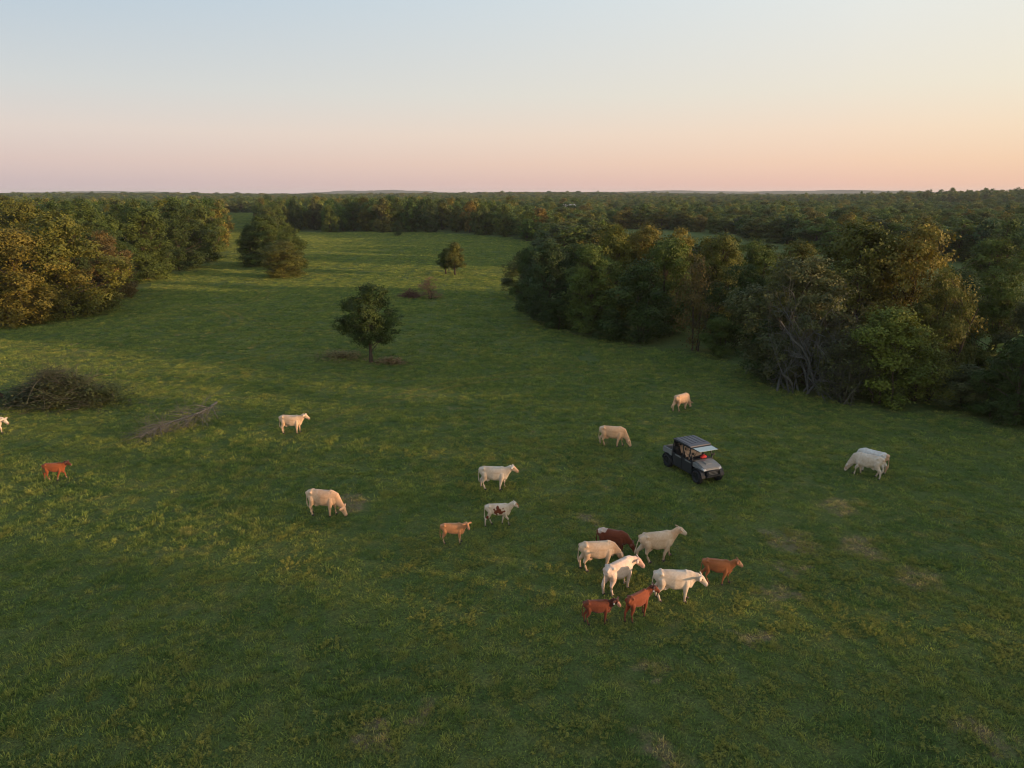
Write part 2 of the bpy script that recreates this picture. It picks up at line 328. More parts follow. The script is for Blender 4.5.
# rows of ground pixels that are open pasture
FIELD = [(-400, 900), (-400, 345), (0, 327), (60, 320), (125, 294), (150, 280), (200, 268), (222, 258), (222, 240), (213, 233), (330, 232.5), (420, 232), (500, 237), (545, 244), (560, 262),
         (512, 300), (520, 315), (545, 328), (600, 340), (680, 354), (722, 356), (760, 382), (815, 400), (880, 410), (960, 412), (1024, 432), (1500, 560), (1500, 900)]
def in_poly(px, py, poly):
    px = np.asarray(px); inside = np.zeros(px.shape, bool); j = len(poly) - 1
    for i in range(len(poly)):
        xi, yi = poly[i]; xj, yj = poly[j]
        cond = ((yi > py) != (yj > py)) & (px < (xj - xi) * (py - yi) / (yj - yi + 1e-12) + xi)
        inside ^= cond; j = i
    return inside
def pasture_tile(name, seed, half, mat, tufts=74, per=22, filler=620):
    """a ragged patch of turf: separate tufts of uneven size and colour over short sparse blades"""
    r = np.random.default_rng(seed); cc = (r.random((tufts, 2)) * 2 - 1) * half; rad = .04 + .10 * r.random(tufts) ** 1.8; ht = (.06 + .15 * r.random(tufts) ** 2.0); tone = r.random(tufts) ** 1.5
    kk = np.repeat(np.arange(tufts), per); n1 = len(kk); n = n1 + filler
    off = r.normal(0, 1, (n1, 2)) * rad[kk][:, None]
    xy = np.concatenate([cc[kk] + off, (r.random((filler, 2)) * 2 - 1) * half * 1.08])
    h = np.concatenate([ht[kk] * (.5 + .5 * r.random(n1)), .03 + .06 * r.random(filler)])
    out = np.concatenate([off / (rad[kk][:, None] + 1e-6) * .35, r.normal(0, .4, (filler, 2))]) + r.normal(0, .35, (n, 2)); d = np.column_stack([out * h[:, None], np.zeros(n)])
    w = np.concatenate([np.full(n1, .022), np.full(filler, .030)]) * (.7 + .6 * r.random(n)); fa = r.random(n) * math.pi
    sd = np.stack([np.cos(fa), np.sin(fa), 0 * fa], -1) * w[:, None]; up = np.array([0, 0, 1.]); base = np.column_stack([xy, np.full(n, -.03)])
    mid = base + up * (h * .65)[:, None] + d * .45; tip = base + up * (h * .95)[:, None] + d
    V = np.stack([base - sd * .5, base + sd * .5, mid + sd * .45, mid - sd * .45, tip], 1).reshape(-1, 3); i = np.arange(n)[:, None] * 5
    F = np.concatenate([i + np.array([[0, 1, 2]]), i + np.array([[0, 2, 3]]), i + np.array([[3, 2, 4]])])
    rnd = np.concatenate([np.clip(tone[kk] * .85 + .15 * r.random(n1), 0, 1), .10 + .3 * r.random(filler)])
    return mesh_np(name, V, F, mat, {'rnd': np.repeat(rnd, 5)})
def scatter_grass():
    protos = [pasture_tile('grass_tile', s_, 1.0, m_blade) for s_ in range(1, 7)]
    parts = []
    for d0, d1, step, sz in ((11, 36, 1.75, 1.0), (36, 70, 2.1, 1.1), (70, 140, 2.9, 1.3), (140, 330, 4.6, 1.7)):
        gx, gy = np.meshgrid(np.arange(-d1, d1, step), np.arange(0, d1, step)); x = (gx + rng.normal(0, step * .12, gx.shape)).ravel(); y = (gy + rng.normal(0, step * .12, gx.shape)).ravel()
        dd = np.hypot(x, y); z = gz(x, y); px, py = to_pixel(x, y, z); ok = (dd >= d0) & (dd < d1) & (y > 6) & (px > -120) & (px < 1144) & in_poly(px, py, FIELD)
        x, y, z = x[ok], y[ok], z[ok]; hgt = .6 + .9 * vnoise(x, y, .25, 5) * (.5 + vnoise(x, y, .06, 6)); w = step * .62 * (.95 + .15 * rng.random(len(x)))
        parts.append((np.stack([x, y, z], -1), np.stack([w, w, sz * hgt], -1)))
    gx, gy = np.meshgrid(np.arange(-330, -100, 10.0), np.arange(300, 620, 10.0)); x, y = gx.ravel(), gy.ravel(); px, _ = to_pixel(x, y, gz(x, y)); ok = (px > 215) & (px < 264)     # meadow seen through the gap
    parts.append((np.stack([x[ok], y[ok], gz(x[ok], y[ok])], -1), np.tile([6.5, 6.5, 2.6], (ok.sum(), 1))))
    P = np.concatenate([p for p, _ in parts]); S = np.concatenate([q for _, q in parts])
    tag(scatter('grass', protos, P, rng.integers(0, 4, len(P)) * math.pi / 2 + rng.normal(0, .15, len(P)), S, 1), 'short green pasture grass covering the whole field', 'grass')
    protos = [weed_mesh('weed_clump', s_, 240, .40, .30, m_weed, .045) for s_ in (4, 5, 6, 7)] + [blades_mesh('weed_clump', s_, 150, .34, .06, .22, .018, 1.0, m_weed) for s_ in (8,)]
    parts = []
    for d0, d1, dens, sx in ((11, 45, 4.2, 1.0), (45, 100, .5, 1.1)):
        x, y = wedge(d0, d1, dens); z = gz(x, y); px, py = to_pixel(x, y, z)
        nv = vnoise(x, y, .45, 8) * .6 + vnoise(x, y, .09, 9) * .5 + np.clip((32 - y) / 60, -.10, .12) + np.clip((x - 5) / 120, -.1, .1)
        ok = in_poly(px, py, FIELD) & (nv > .38 + .35 * rng.random(len(x)))
        x, y, z = x[ok], y[ok], z[ok]; w = sx * (.30 + .72 * rng.random(len(x)) ** 2.2)
        parts.append((np.stack([x, y, z], -1), np.stack([w, w, w * (.5 + .5 * rng.random(len(x)))], -1)))
    P = np.concatenate([p for p, _ in parts]); S = np.concatenate([q for _, q in parts])
    tag(scatter('weeds', protos, P, rng.random(len(P)) * 6.28, S, 2), 'yellowish green weed clumps scattered through the pasture', 'weeds')
scatter_grass()

# ------------------------------------------------------------------ tree prototypes (10 m tall, 8 m wide)
def leaf_cloud(r, C, O, per, spread, size, clump_rnd=None):
    n = len(C) * per; P = np.repeat(C, per, 0) + r.normal(0, 1, (n, 3)) * spread * np.array([1, 1, .7]); out = np.repeat(O, per, 0)
    nn = out * 1.1 + r.normal(0, .55, (n, 3)) + np.array([0, 0, .45]); nn /= np.linalg.norm(nn, axis=1)[:, None] + 1e-9
    tt = np.cross(nn, r.normal(0, 1, (n, 3))); tt /= np.linalg.norm(tt, axis=1)[:, None] + 1e-9; bb = np.cross(nn, tt)
    L = size * (.6 + .8 * r.random(n))[:, None]
    V = np.stack([P - tt * L * .5, P + bb * L * .32 + nn * L * .06, P + tt * L * .5, P - bb * L * .32 + nn * L * .06], 1).reshape(-1, 3)
    cr = r.random(len(C)) if clump_rnd is None else clump_rnd
    rnd = np.clip(np.repeat(cr, per) * .65 + r.random(n) * .35, 0, 1)
    return V, np.arange(4 * n).reshape(-1, 4), np.repeat(rnd, 4)
def crown_lobes(r, base, nl, top=.97, wide=4.0, peak=.45):
    L = []; ph = r.random(4) * 6.28
    for i in range(nl):
        f = base + (top - base) * ((i + r.random()) / nl) ** .9
        tt = (f - base) / (top - base); a = i * 2.4 + r.normal(0, .6)
        lop = 1 + .22 * math.sin(a + ph[0]) + .16 * math.sin(2 * a + ph[1])                      # lopsided outline
        prof = (max(.02, 1 - abs((tt - peak) / (1 - peak if tt > peak else peak + .25)) ** 1.8)) ** .6
        rad = (.55 + 1.25 * r.random() ** 1.5) * (1.1 - .3 * tt)
        q = max(0, wide * lop * prof - rad * .7) * (.55 + .5 * r.random()) if i % 4 else wide * prof * .25 * r.random()
        zc = f * 10 * (1 + .08 * math.sin(a * 1.5 + ph[2]))
        L.append((q * math.cos(a), q * math.sin(a), min(zc, 10 - rad * .6), rad))
    for i in range(5):                                                                       # shoots that break the outline
        a = r.random() * 6.28; f = .5 + .48 * r.random(); q = wide * (1.05 - f) * (.9 + .3 * r.random()) * 1.2
        L.append((q * math.cos(a), q * math.sin(a), f * 10, .35 + .35 * r.random()))
    return np.array(L)
def tree_proto(seed, base, nl, nclump, per, spread, size, wide=4.0, peak=.45, stems=1, sides=7, trunk_r=.24):
    r = np.random.default_rng(seed); L = crown_lobes(r, base, nl, wide=wide, peak=peak)
    w = L[:, 3] ** 2; kk = r.choice(len(L), nclump * 3, p=w / w.sum())
    d = r.normal(0, 1, (len(kk), 3)); d[:, 2] += .25; d /= np.linalg.norm(d, axis=1)[:, None]
    C = L[kk, :3] + d * L[kk, 3:4] * (.45 + .68 * r.random(len(kk)) ** .6)[:, None] * np.array([1.1, 1.1, .85])
    dist = np.linalg.norm(C[:, None, :] - L[None, :, :3], axis=2) / L[None, :, 3]; dist[np.arange(len(kk)), kk] = 9
    keep = (dist.min(1) > .62) & (C[:, 2] > .25); C = C[keep][:nclump]; d = d[keep][:nclump]
    V, F, rnd = leaf_cloud(r, C, d, per, spread, size)
    crown = mesh_np('crown', V, F, m_leaf, {'rnd': rnd})
    T = Tubes(sides)
    for st in range(stems):
        o = r.normal(0, .5, 2) if stems > 1 else np.zeros(2); tr = trunk_r / (stems ** .5); hh = 7.5 - 1.5 * st * r.random()
        zs = np.linspace(-.3, hh, 7); bend = np.cumsum(r.normal(0, .13, (7, 2)), 0) + o * np.linspace(.6, 2.2, 7)[:, None]; bend[0] = bend[1] * .9
        pts = np.column_stack([bend, zs]); rad = tr * np.array([1.5, 1.0, .9, .75, .58, .4, .18]); T.add(pts, rad)
        for (lx, ly, lz, lr) in L[st::stems]:
            h0 = min(max(lz * (.45 + .2 * r.random()), .12 * 10 * (base > .15)), hh * .9); p0 = np.array([np.interp(h0, zs, pts[:, 0]), np.interp(h0, zs, pts[:, 1]), h0]); p3 = np.array([lx, ly, lz])
            mid = (p0 + p3) / 2 + np.array([0, 0, .25]) + r.normal(0, .2, 3)
            r0 = tr * .42 * (1 - h0 / 11); T.add([p0, (p0 * 2 + mid) / 3, mid, p3], [r0, r0 * .8, r0 * .6, r0 * .25], 5)
            for _ in range(4):
                e = p3 + r.normal(0, 1, 3) * lr * .75; T.add([p3 * .6 + mid * .4, (p3 + e) / 2 + r.normal(0, .1, 3), e], [r0 * .35, r0 * .25, .012], 4)
    return crown, T.mesh('trunk', m_bark)
FULL = [tree_proto(100 + i, .05, 26 + 2 * i, 620, 48, .26, .20, peak=[.42, .5, .36, .55, .45, .4][i], stems=[1, 2, 2, 1, 3, 2][i]) for i in range(6)]
LONE = [tree_proto(200 + i, .25, 26, 560, 46, .24, .21, peak=[.42, .36][i]) for i in range(2)]
SHRUB = [tree_proto(300 + i, .0, 18, 380, 44, .36, .24, wide=4.2, peak=.3, stems=4, sides=5, trunk_r=.2) for i in range(2)]
THIN = [tree_proto(350 + i, .08, 18, 190, 20, .42, .26, stems=4, sides=5, trunk_r=.2) for i in range(2)]
FAR = [tree_proto(400 + i, .05, 17, 170, 26, .42, .50, peak=[.45, .55, .38, .5, .42][i], sides=4) for i in range(5)]

def place_tree(name, proto, P, rz, sx, sy, sz, colr, label, cat, group=None):
    e = empty(name, P, rz); e.scale = (sx, sy, sz); tag(e, label, cat, group)
    cr, tk = proto
    c_ = link_mesh('crown', cr, e); c_.color = (*colr, 1)
    link_mesh('trunk', tk, e)
    return e
GREENS = dict(green=(.066, .096, .022), dark=(.042, .068, .019), olive=(.096, .106, .024), gold=(.126, .114, .026), rust=(.110, .085, .032), lime=(.092, .118, .024), grey=(.070, .082, .036), russet=(.23, .13, .095), blue=(.040, .066, .027))
prng = random.Random(5)
TREE_POS = []
def tree_px(px, py, top, wpx, proto, colr, label, name='broadleaf_tree', cat='tree', group=None):
    P, depth = ground_at(px, py); hgt = height_at(P, top); w = wpx * depth / FPX
    s = w / 8.0; k_ = GREENS[colr]; j = 1 + prng.uniform(-.1, .1)
    TREE_POS.append((P.x, P.y, w * .5))
    return place_tree(name, proto, P, prng.uniform(0, 6.28), s, s * prng.uniform(.9, 1.1), hgt / 10, tuple(c * j for c in k_), label, cat, group)

# left wood, from the frame edge to the gap
gl = 'trees of the wood on the left'  # low sun put into leaf colours: front crowns warm and light, rear ones dark
tree_px(22, 325, 232, 92, FULL[0], 'gold', 'large olive tree coloured sunlit gold at the near left corner of the left wood', group=gl)
tree_px(72, 317, 214, 88, FULL[1], 'olive', 'tall rounded tree just behind the front row of the left wood', group=gl)
tree_px(112, 299, 233, 62, FULL[2], 'rust', 'lower rusty brown tree at the right corner of the left wood front', group=gl)
tree_px(-18, 318, 214, 90, FULL[3], 'olive', 'olive tree cut off by the left edge of the picture', group=gl)
tree_px(38, 290, 203, 74, FULL[4], 'olive', 'olive tree rising behind the nearest tree at the left edge', group=gl)
tree_px(96, 283, 201, 66, FULL[5], 'green', 'dark tall tree in the middle of the left wood', group=gl)
tree_px(150, 279, 210, 66, FULL[0], 'green', 'broad dark tree bordering the pasture midway along the left wood', group=gl)
tree_px(182, 269, 203, 62, FULL[1], 'dark', 'dense dark tree third from the gap in the left wood edge', group=gl)
tree_px(206, 258, 205, 48, FULL[2], 'green', 'tree second from the gap at the end of the left wood', group=gl)
tree_px(213, 249, 207, 30, FULL[3], 'dark', 'last dark tree of the left wood beside the grassy gap', group=gl)
tree_px(125, 268, 207, 60, FULL[4], 'dark', 'dark crown showing behind the broad tree in the left wood', group=gl)
tree_px(60, 268, 200, 60, FULL[5], 'dark', 'dark tall crown near the back of the left wood', group=gl)
tree_px(8, 268, 199, 66, FULL[0], 'olive', 'golden olive crown at the far left edge behind the front trees', group=gl)
# small clump in the field
gc = 'clump of trees in the left middle of the field'
tree_px(252, 265, 226, 26, FULL[3], 'dark', 'darkest and leftmost tree of the small clump in the field', group=gc)
tree_px(268, 266, 216, 52, FULL[1], 'green', 'tallest tree at the back of the small clump in the field', group=gc)
tree_px(291, 269, 224, 36, FULL[2], 'green', 'rightmost tall tree of the small clump in the field', group=gc)
tree_px(284, 277, 241, 50, FULL[5], 'olive', 'low rounded olive tree in front of the small clump', group=gc)
# field trees
tree_px(372, 362, 286, 56, LONE[0], 'dark', 'lone dark tree with a bare trunk standing in the middle pasture')
tree_px(455, 275, 244, 26, LONE[1], 'olive', 'small olive tree far out in the field, right of the twin pair')
tree_px(446, 274, 249, 20, LONE[0], 'green', 'smaller tree beside the far field tree, under the dead snag')
# grove on the right
gr = 'trees of the grove on the right'
for a in [
 (529, 313, 250, 44, FULL[0], 'dark', 'leftmost small dark tree of the grove reaching into the pasture'),
 (548, 322, 242, 62, FULL[1], 'blue', 'bluish dark spreading tree near the left tip of the grove'),
 (574, 318, 246, 56, FULL[2], 'dark', 'dark tree tucked behind the left tip of the grove'),
 (590, 334, 247, 66, FULL[3], 'green', 'dense tree on the front edge of the grove, left of centre'),
 (612, 322, 228, 66, FULL[4], 'olive', 'tall golden topped tree in the left half of the grove'),
 (640, 318, 224, 60, FULL[5], 'gold', 'tallest yellowish tree at the back of the grove centre'),
 (640, 342, 262, 70, SHRUB[0], 'dark', 'low dark spreading tree on the front edge of the grove centre'),
 (664, 334, 243, 62, FULL[0], 'green', 'rounded green tree behind the pale trunks of the grove'),
 (694, 350, 263, 54, THIN[0], 'rust', 'thin brownish tree with pale trunks on the grove edge'),
 (678, 316, 231, 60, FULL[2], 'gold', 'golden crowned tree at the back of the grove, right of centre'),
 (716, 326, 238, 64, FULL[3], 'olive', 'olive tree near the right end of the grove'),
 (742, 350, 268, 62, FULL[4], 'dark', 'dark tree filling the hollow between the grove and the big tree'),
 (752, 322, 240, 60, FULL[5], 'green', 'green crown behind the hollow at the right end of the grove'),
 (790, 350, 244, 80, FULL[1], 'olive', 'olive tree behind the grey leafless tangle'),
 (846, 368, 228, 104, FULL[0], 'olive', 'broad left crown of the big trees on the right'),
 (896, 372, 222, 108, FULL[5], 'gold', 'tallest golden brown tree of the big trees on the right'),
 (930, 386, 272, 66, FULL[2], 'olive', 'olive brown side tree on the right flank of the big trees'),
 (985, 330, 241, 78, FULL[3], 'green', 'flat topped tree standing apart behind the big trees on the right'),
 (955, 352, 272, 62, FULL[4], 'blue', 'shaded dark tree in the gap right of the big trees'),
 (990, 372, 278, 70, FULL[1], 'green', 'green tree with upright shoots near the right edge'),
 (1020, 386, 300, 64, SHRUB[1], 'grey', 'greyish feathery tree at the right edge of the picture'),
 (1014, 424, 340, 62, FULL[0], 'dark', 'nearest dark tree at the right edge in front of the others')]:
    tree_px(*a, group=gr)
gb = 'bushes along the edge of the right woods'
for a in [
 (884, 404, 312, 92, SHRUB[1], 'lime', 'bright yellow green bush in front of the big trees'),
 (912, 400, 326, 74, THIN[1], 'lime', 'upright yellowish saplings beside the bright green bush'),
 (800, 384, 262, 112, FULL[4], 'grey', 'sparse grey green tree woven through the leafless tangle'),
 (928, 402, 338, 60, THIN[1], 'olive', 'thin olive bush right of the bright green bush'),
 (768, 376, 322, 74, SHRUB[0], 'dark', 'dark low bush left of the grey leafless tangle'),
 (842, 402, 340, 70, THIN[0], 'grey', 'brown twiggy bush left of the bright green bush'),
 (962, 408, 366, 60, SHRUB[0], 'grey', 'low grey green brush between the big trees and the right edge'),
 (990, 416, 372, 46, SHRUB[1], 'dark', 'low dark brush beside the nearest tree at the right edge'),
 (560, 329, 300, 34, SHRUB[1], 'dark', 'low dark bush under the left tip of the grove'),
 (612, 340, 310, 36, SHRUB[0], 'dark', 'low dark bush under the front of the grove'),
 (716, 356, 318, 40, SHRUB[1], 'green', 'low green bush right of the pale trunks')]:
    tree_px(*a, name='bush', cat='bush', group=gb)
tree_px(398, 236, 221, 12, SHRUB[0], 'dark', 'small dark bush standing clear of the far tree line', name='bush', cat='bush')

# ------------------------------------------------------------------ leafless wood: tangle, snag, brush heaps
def grow(T, r, p, d, length, rad, depth, up=.05, twist=.35, kids=3, list_out=None):
    m = 5; pts = [np.array(p, float)]; dd = np.array(d, float)
    for i in range(m - 1):
        dd = dd + r.normal(0, twist * .35, 3) + np.array([0, 0, up]); dd /= np.linalg.norm(dd); pts.append(pts[-1] + dd * length / (m - 1))
    rads = np.linspace(rad, rad * .45, m); T.add(pts, rads, 6 if depth > 2 else 3)
    if depth <= 0: return
    for i in range(kids):
        k_ = r.integers(1, m); nd = dd * .6 + r.normal(0, .75, 3); nd[2] += .1; nd /= np.linalg.norm(nd)
        grow(T, r, pts[k_], nd, length * (.5 + .3 * r.random()), rads[k_] * .60, depth - 1, up, twist, kids)
def bare_tree(px, py, top, wpx, seed, label, mat, name='leafless_tree', stems=7, group=None):
    P, depth = ground_at(px, py); H = height_at(P, top); W = wpx * depth / FPX; r = np.random.default_rng(seed)
    e = empty(name, P); tag(e, label, 'tree', group)
    for i in range(stems):
        T = Tubes(6); a = 6.28 * i / stems + r.normal(0, .3); tilt = .3 + 1.3 * r.random()
        d = np.array([math.cos(a) * tilt, math.sin(a) * tilt, 1.0]); d /= np.linalg.norm(d)
        grow(T, r, (r.normal(0, .12 * W), r.normal(0, .8), -.15), d, H * (.40 + .12 * r.random()), .12, 3, -.01, .6, 5)
        V = np.concatenate(T.V); q = np.hypot(V[:, 0], V[:, 1]).max(); V = V * np.array([min(1, W * .55 / q)] * 2 + [H * (.78 + .22 * r.random()) / max(V[:, 2].max(), .1)]); V[:, 2] = np.maximum(V[:, 2], -.15)
        link_mesh('limb', mesh_np('limb', V, np.concatenate(T.F), mat, smooth=True), e)
    return e
bare_tree(798, 392, 258, 124, 1, 'large grey leafless tangle of branches left of the big trees', m_pale, stems=11, group=None)
bare_tree(838, 400, 335, 70, 2, 'small grey leafless shrub in front of the tangle', m_dead, name='leafless_shrub', stems=6)
bare_tree(449, 272, 237, 10, 3, 'thin dead snag rising above the pair of far field trees', m_dead, name='dead_snag', stems=2)

def sticks_part(name, r, n, L, spread, hmax, mat, rad, parent, single=False):
    """a tangle of crossing sticks piled up on the ground"""
    T = Tubes(4)
    for i in range(n):
        a = r.random() * 6.28; c = np.array([r.normal(0, spread[0]), r.normal(0, spread[1]), 0]); q = math.exp(-((c[0] / spread[0]) ** 2 + (c[1] / spread[1]) ** 2) * .35)
        zc = hmax * q * r.random() ** .7; l = L * (.5 + r.random()); pitch = r.normal(.25, .35)
        d = np.array([math.cos(a) * math.cos(pitch), math.sin(a) * math.cos(pitch), math.sin(pitch)])
        p = c + np.array([0, 0, zc]); pts = [p - d * l * .5]
        for s_ in range(4): pts.append(pts[-1] + (d + r.normal(0, .22, 3)) * l / 4)
        pts = np.array(pts); pts[:, 2] = np.clip(pts[:, 2], .02, hmax * 1.15 * q + .35)
        T.add(pts, np.linspace(rad, rad * .3, 5) * (.6 + .8 * r.random()))
    return link_mesh(name, T.mesh(name, mat), parent)
def brush_heap(px, py, wpx, hgt, dep, seed, label, mat, leaves=0, leafcol=(.04, .05, .02), big=20, twigs=500, L=2.4, rad=.03):
    P, depth = ground_at(px, py); W = wpx * depth / FPX; r = np.random.default_rng(seed); e = empty('brush_pile', P); tag(e, label, 'brush pile')
    sp = (W * .24, dep * .24)
    for i in range(big): sticks_part('branch', r, 1, L * 1.3, (W * .2, dep * .2), hgt, mat, rad * 1.8, e)
    tag(sticks_part('twigs', r, twigs, L, sp, hgt, mat, rad * .55, e), kind='stuff')
    if leaves:
        C = np.column_stack([r.normal(0, sp[0], leaves), r.normal(0, sp[1], leaves), np.zeros(leaves)]); q = np.exp(-((C[:, 0] / sp[0]) ** 2 + (C[:, 1] / sp[1]) ** 2) * .35); C[:, 2] = hgt * 1.0 * q * r.random(leaves) ** .6 + .1
        V, F, rnd = leaf_cloud(r, C, np.tile([0, 0, 1.], (leaves, 1)), 22, .22, .16); V[:, 2] = np.maximum(V[:, 2], .02)
        o = link_mesh('foliage', mesh_np('foliage', V, F, m_leaf, {'rnd': rnd}), e); o.color = (*leafcol, 1); tag(o, kind='stuff')
    return e
hp = brush_heap(60, 404, 104, 2.9, 4.6, 21, 'big dark heap of dead brush and weeds at the left edge', m_dead, leaves=520, leafcol=(.058, .072, .036), twigs=420, big=24, rad=.024)
def heap_shoots(e, seed, n):
    r = np.random.default_rng(seed)
    for i in range(n):
        T = Tubes(4); x0 = r.normal(0, 2.2); d_ = np.array([r.normal(0, .6), r.normal(0, .4), .9]); d_ /= np.linalg.norm(d_)
        grow(T, r, (x0, r.normal(0, .8), .5), d_, (2.0 + 1.6 * r.random()) * math.exp(-(x0 / 3.2) ** 2), .042, 3, .0, .7, 4); V = np.concatenate(T.V); V[:, 2] = np.maximum(V[:, 2], .03)
        link_mesh('branch', mesh_np('branch', V, np.concatenate(T.F), m_dead, smooth=True), e)
    for (mx, my, mh, k_) in ((3.3, .2, 1.5, 170), (-2.9, .3, 1.2, 130), (.4, -.9, 1.5, 120)):
        C = np.column_stack([r.normal(mx, .75, k_), r.normal(my, .6, k_), mh * r.random(k_) ** .8]); V, F, rnd = leaf_cloud(r, C, np.tile([0, 0, 1.], (k_, 1)), 20, .2, .15); V[:, 2] = np.maximum(V[:, 2], .02)
        o = link_mesh('weed_foliage', mesh_np('weed_foliage', V, F, m_leaf, {'rnd': rnd}), e); o.color = (.070, .092, .036, 1); tag(o, kind='stuff')
heap_shoots(hp, 5, 26)
tree_px(430, 299, 277, 25, THIN[1], 'russet', 'reddish brown dead bush below the far field trees', name='bush', cat='bush')
brush_heap(411, 297, 22, .9, 2.0, 24, 'low scatter of reddish dead twigs beside the dead brush mound', m_rust, twigs=220, big=8, rad=.04)
brush_heap(340, 358, 60, .5, 3.5, 25, 'low dry brown weeds and twigs under the lone tree', m_rust, leaves=90, leafcol=(.20, .165, .080), twigs=50, big=3, L=1.2, rad=.014)
brush_heap(392, 364, 34, .5, 1.6, 26, 'small dry weed patch right of the lone tree trunk', m_rust, leaves=40, leafcol=(.22, .155, .09), twigs=40, big=3, L=1.0, rad=.016)
# fallen dead treetop lying in the grass
def fallen_top():
    A, _ = ground_at(140, 441); B, _ = ground_at(217, 416); r = np.random.default_rng(31)
    e = empty('fallen_tree_top', A); tag(e, 'grey dead tree top lying in the grass right of the brush heap', 'dead branch')
    d = B - A; d.z = 0; Ln = d.length; u = np.array([d.x, d.y, 0]) / Ln; n = np.array([-u[1], u[0], 0])
    T = Tubes(7); f = np.linspace(0, 1, 9); pts = u[None] * (f * Ln)[:, None] + np.array([0, 0, 1.])[None] * (.25 + .85 * f ** 1.2)[:, None] + n[None] * (.42 * np.sin(f * 6))[:, None]
    T.add(pts, .035 + .06 * f[::1]); link_mesh('stem', T.mesh('stem', m_pale), e)
    for i in range(56):
        g = .08 + .9 * r.random(); p = np.array([np.interp(g, f, pts[:, k_]) for k_ in range(3)]); T = Tubes(4)
        dd = -u * (.7 + .4 * r.random()) + n * r.normal(-.25, .55) + np.array([0, 0, r.normal(-.10, .22)]); dd /= np.linalg.norm(dd)
        grow(T, r, p, dd, .9 + 1.4 * r.random(), .031, 2, -.01, .5, 4)
        V = np.concatenate(T.V); V[:, 2] = np.maximum(V[:, 2], .02)
        link_mesh('branch', mesh_np('branch', V, np.concatenate(T.F), m_pale, smooth=True), e)
    for g, s_ in ((.92, -.5), (.86, .45), (.55, -.4), (.7, .35)):
        p = np.array([np.interp(g, f, pts[:, k_]) for k_ in range(3)]); T = Tubes(5); q = p * np.array([1, 1, 0]) + n * s_; T.add([p, (p + q) / 2 + r.normal(0, .05, 3), q], [.035, .03, .02]); link_mesh('branch', T.mesh('branch', m_pale), e)
fallen_top()

# ------------------------------------------------------------------ the woods beyond: nearest trees one by one, the rest as one mass
frng = np.random.default_rng(77)
tree_xy = np.array([(a_, b_) for a_, b_, _ in TREE_POS]); tree_w = np.array([c_ for _, _, c_ in TREE_POS])
def jgrid(x0, x1, y0, y1, step):
    gx, gy = np.meshgrid(np.arange(x0, x1, step), np.arange(y0, y1, step))
    return (gx + frng.uniform(-.42, .42, gx.shape) * step).ravel(), (gy + frng.uniform(-.42, .42, gx.shape) * step).ravel()
def wooded(x, y):
    z = gz(x, y); px, py = to_pixel(x, y, z); d = np.hypot(x, y); ok = ~in_poly(px, py, FIELD) & (y > 20)
    ok &= ~((px > 222) & (px < 260) & (d > 200) & (d < 660))                                   # grassy gap at the end of the left wood
    ok &= ~((px > 561) & (px < 577) & (d > 440) & (d < 570))                       # farmyard
    ok &= ~((px > 1000) & (px < 1060) & (d > 120) & (d < 185))                     # meadow at the right edge
    ok &= ~((x > -15) & (x < 240) & (y + .287 * x > 116) & (y + .287 * x < 162))                         # unseen clearing cut along the sun's path to let light onto the field
    ok &= ~((px < 222) & (py > 262 + (222 - px) * .32))                            # grass in front of the left wood
    return ok, px, py, d
xs, ys, ss = [], [], []
for d0, d1, step, sc_ in ((60, 450, 7.6, 1.0), (450, 1200, 10.5, 1.12), (1200, 4900, 24, 2.5)):
    x, y = jgrid(-d1 * .75, d1 * .78, 20, d1, step); ok, px, py, d = wooded(x, y); ok &= (d >= d0) & (d < d1) & (px > -160) & (px < 1250)
    if d0 == 60:
        near = (np.hypot(x[:, None] - tree_xy[None, :, 0], y[:, None] - tree_xy[None, :, 1]) < tree_w[None] * .8 + 1.5).any(1); ok &= ~near
        ok &= ~((d < 100) & (px < 1060) & (px > 500))
    x, y = x[ok], y[ok]; xs.append(x); ys.append(y); ss.append(np.full(len(x), sc_))
x = np.concatenate(xs); y = np.concatenate(ys); sc_ = np.concatenate(ss); z = gz(x, y); d = np.hypot(x, y)
hgt = (8.2 + 3.6 * vnoise(x, y, .02, 3) + 2.6 * frng.random(len(x)) - 2.0 * (frng.random(len(x)) < .2)); wid = (6.5 + 4.5 * frng.random(len(x))) * sc_
pxc, _ = to_pixel(x, y, z); low = (pxc > 515) | (d > 460)
hgt = np.where(low, 4.4 + 3.8 * vnoise(x, y, .03, 13) + 2.6 * frng.random(len(x)) ** 1.5 + np.clip((d - 200) / 400, 0, 1) * 1.2, hgt)
hgt = np.where(d > 1200, 8.5 + 2.5 * vnoise(x, y, .004, 14) + 1.2 * frng.random(len(x)), hgt)
wid = np.where(d < 450, wid * 1.05, wid * 1.1)
knoll = (x > 330) & (x < 900) & (y > 520) & (y < 1150); hgt = np.where(knoll, hgt + 3.5 * frng.random(len(x)) ** 2, hgt)
hgt = np.where((d > 700) & (frng.random(len(x)) < .12), hgt + 3.5 * frng.random(len(x)), hgt)
gap = (vnoise(x, y * .45, .017, 15) < .37) & (pxc > 605) & (d < 1200) | (frng.random(len(x)) < .12) & (d < 1200) | (vnoise(x * .5, y, .005, 16) < .30) & (d > 700)
x, y, sc_, z, d, hgt, wid = (q_[~gap] for q_ in (x, y, sc_, z, d, hgt, wid))
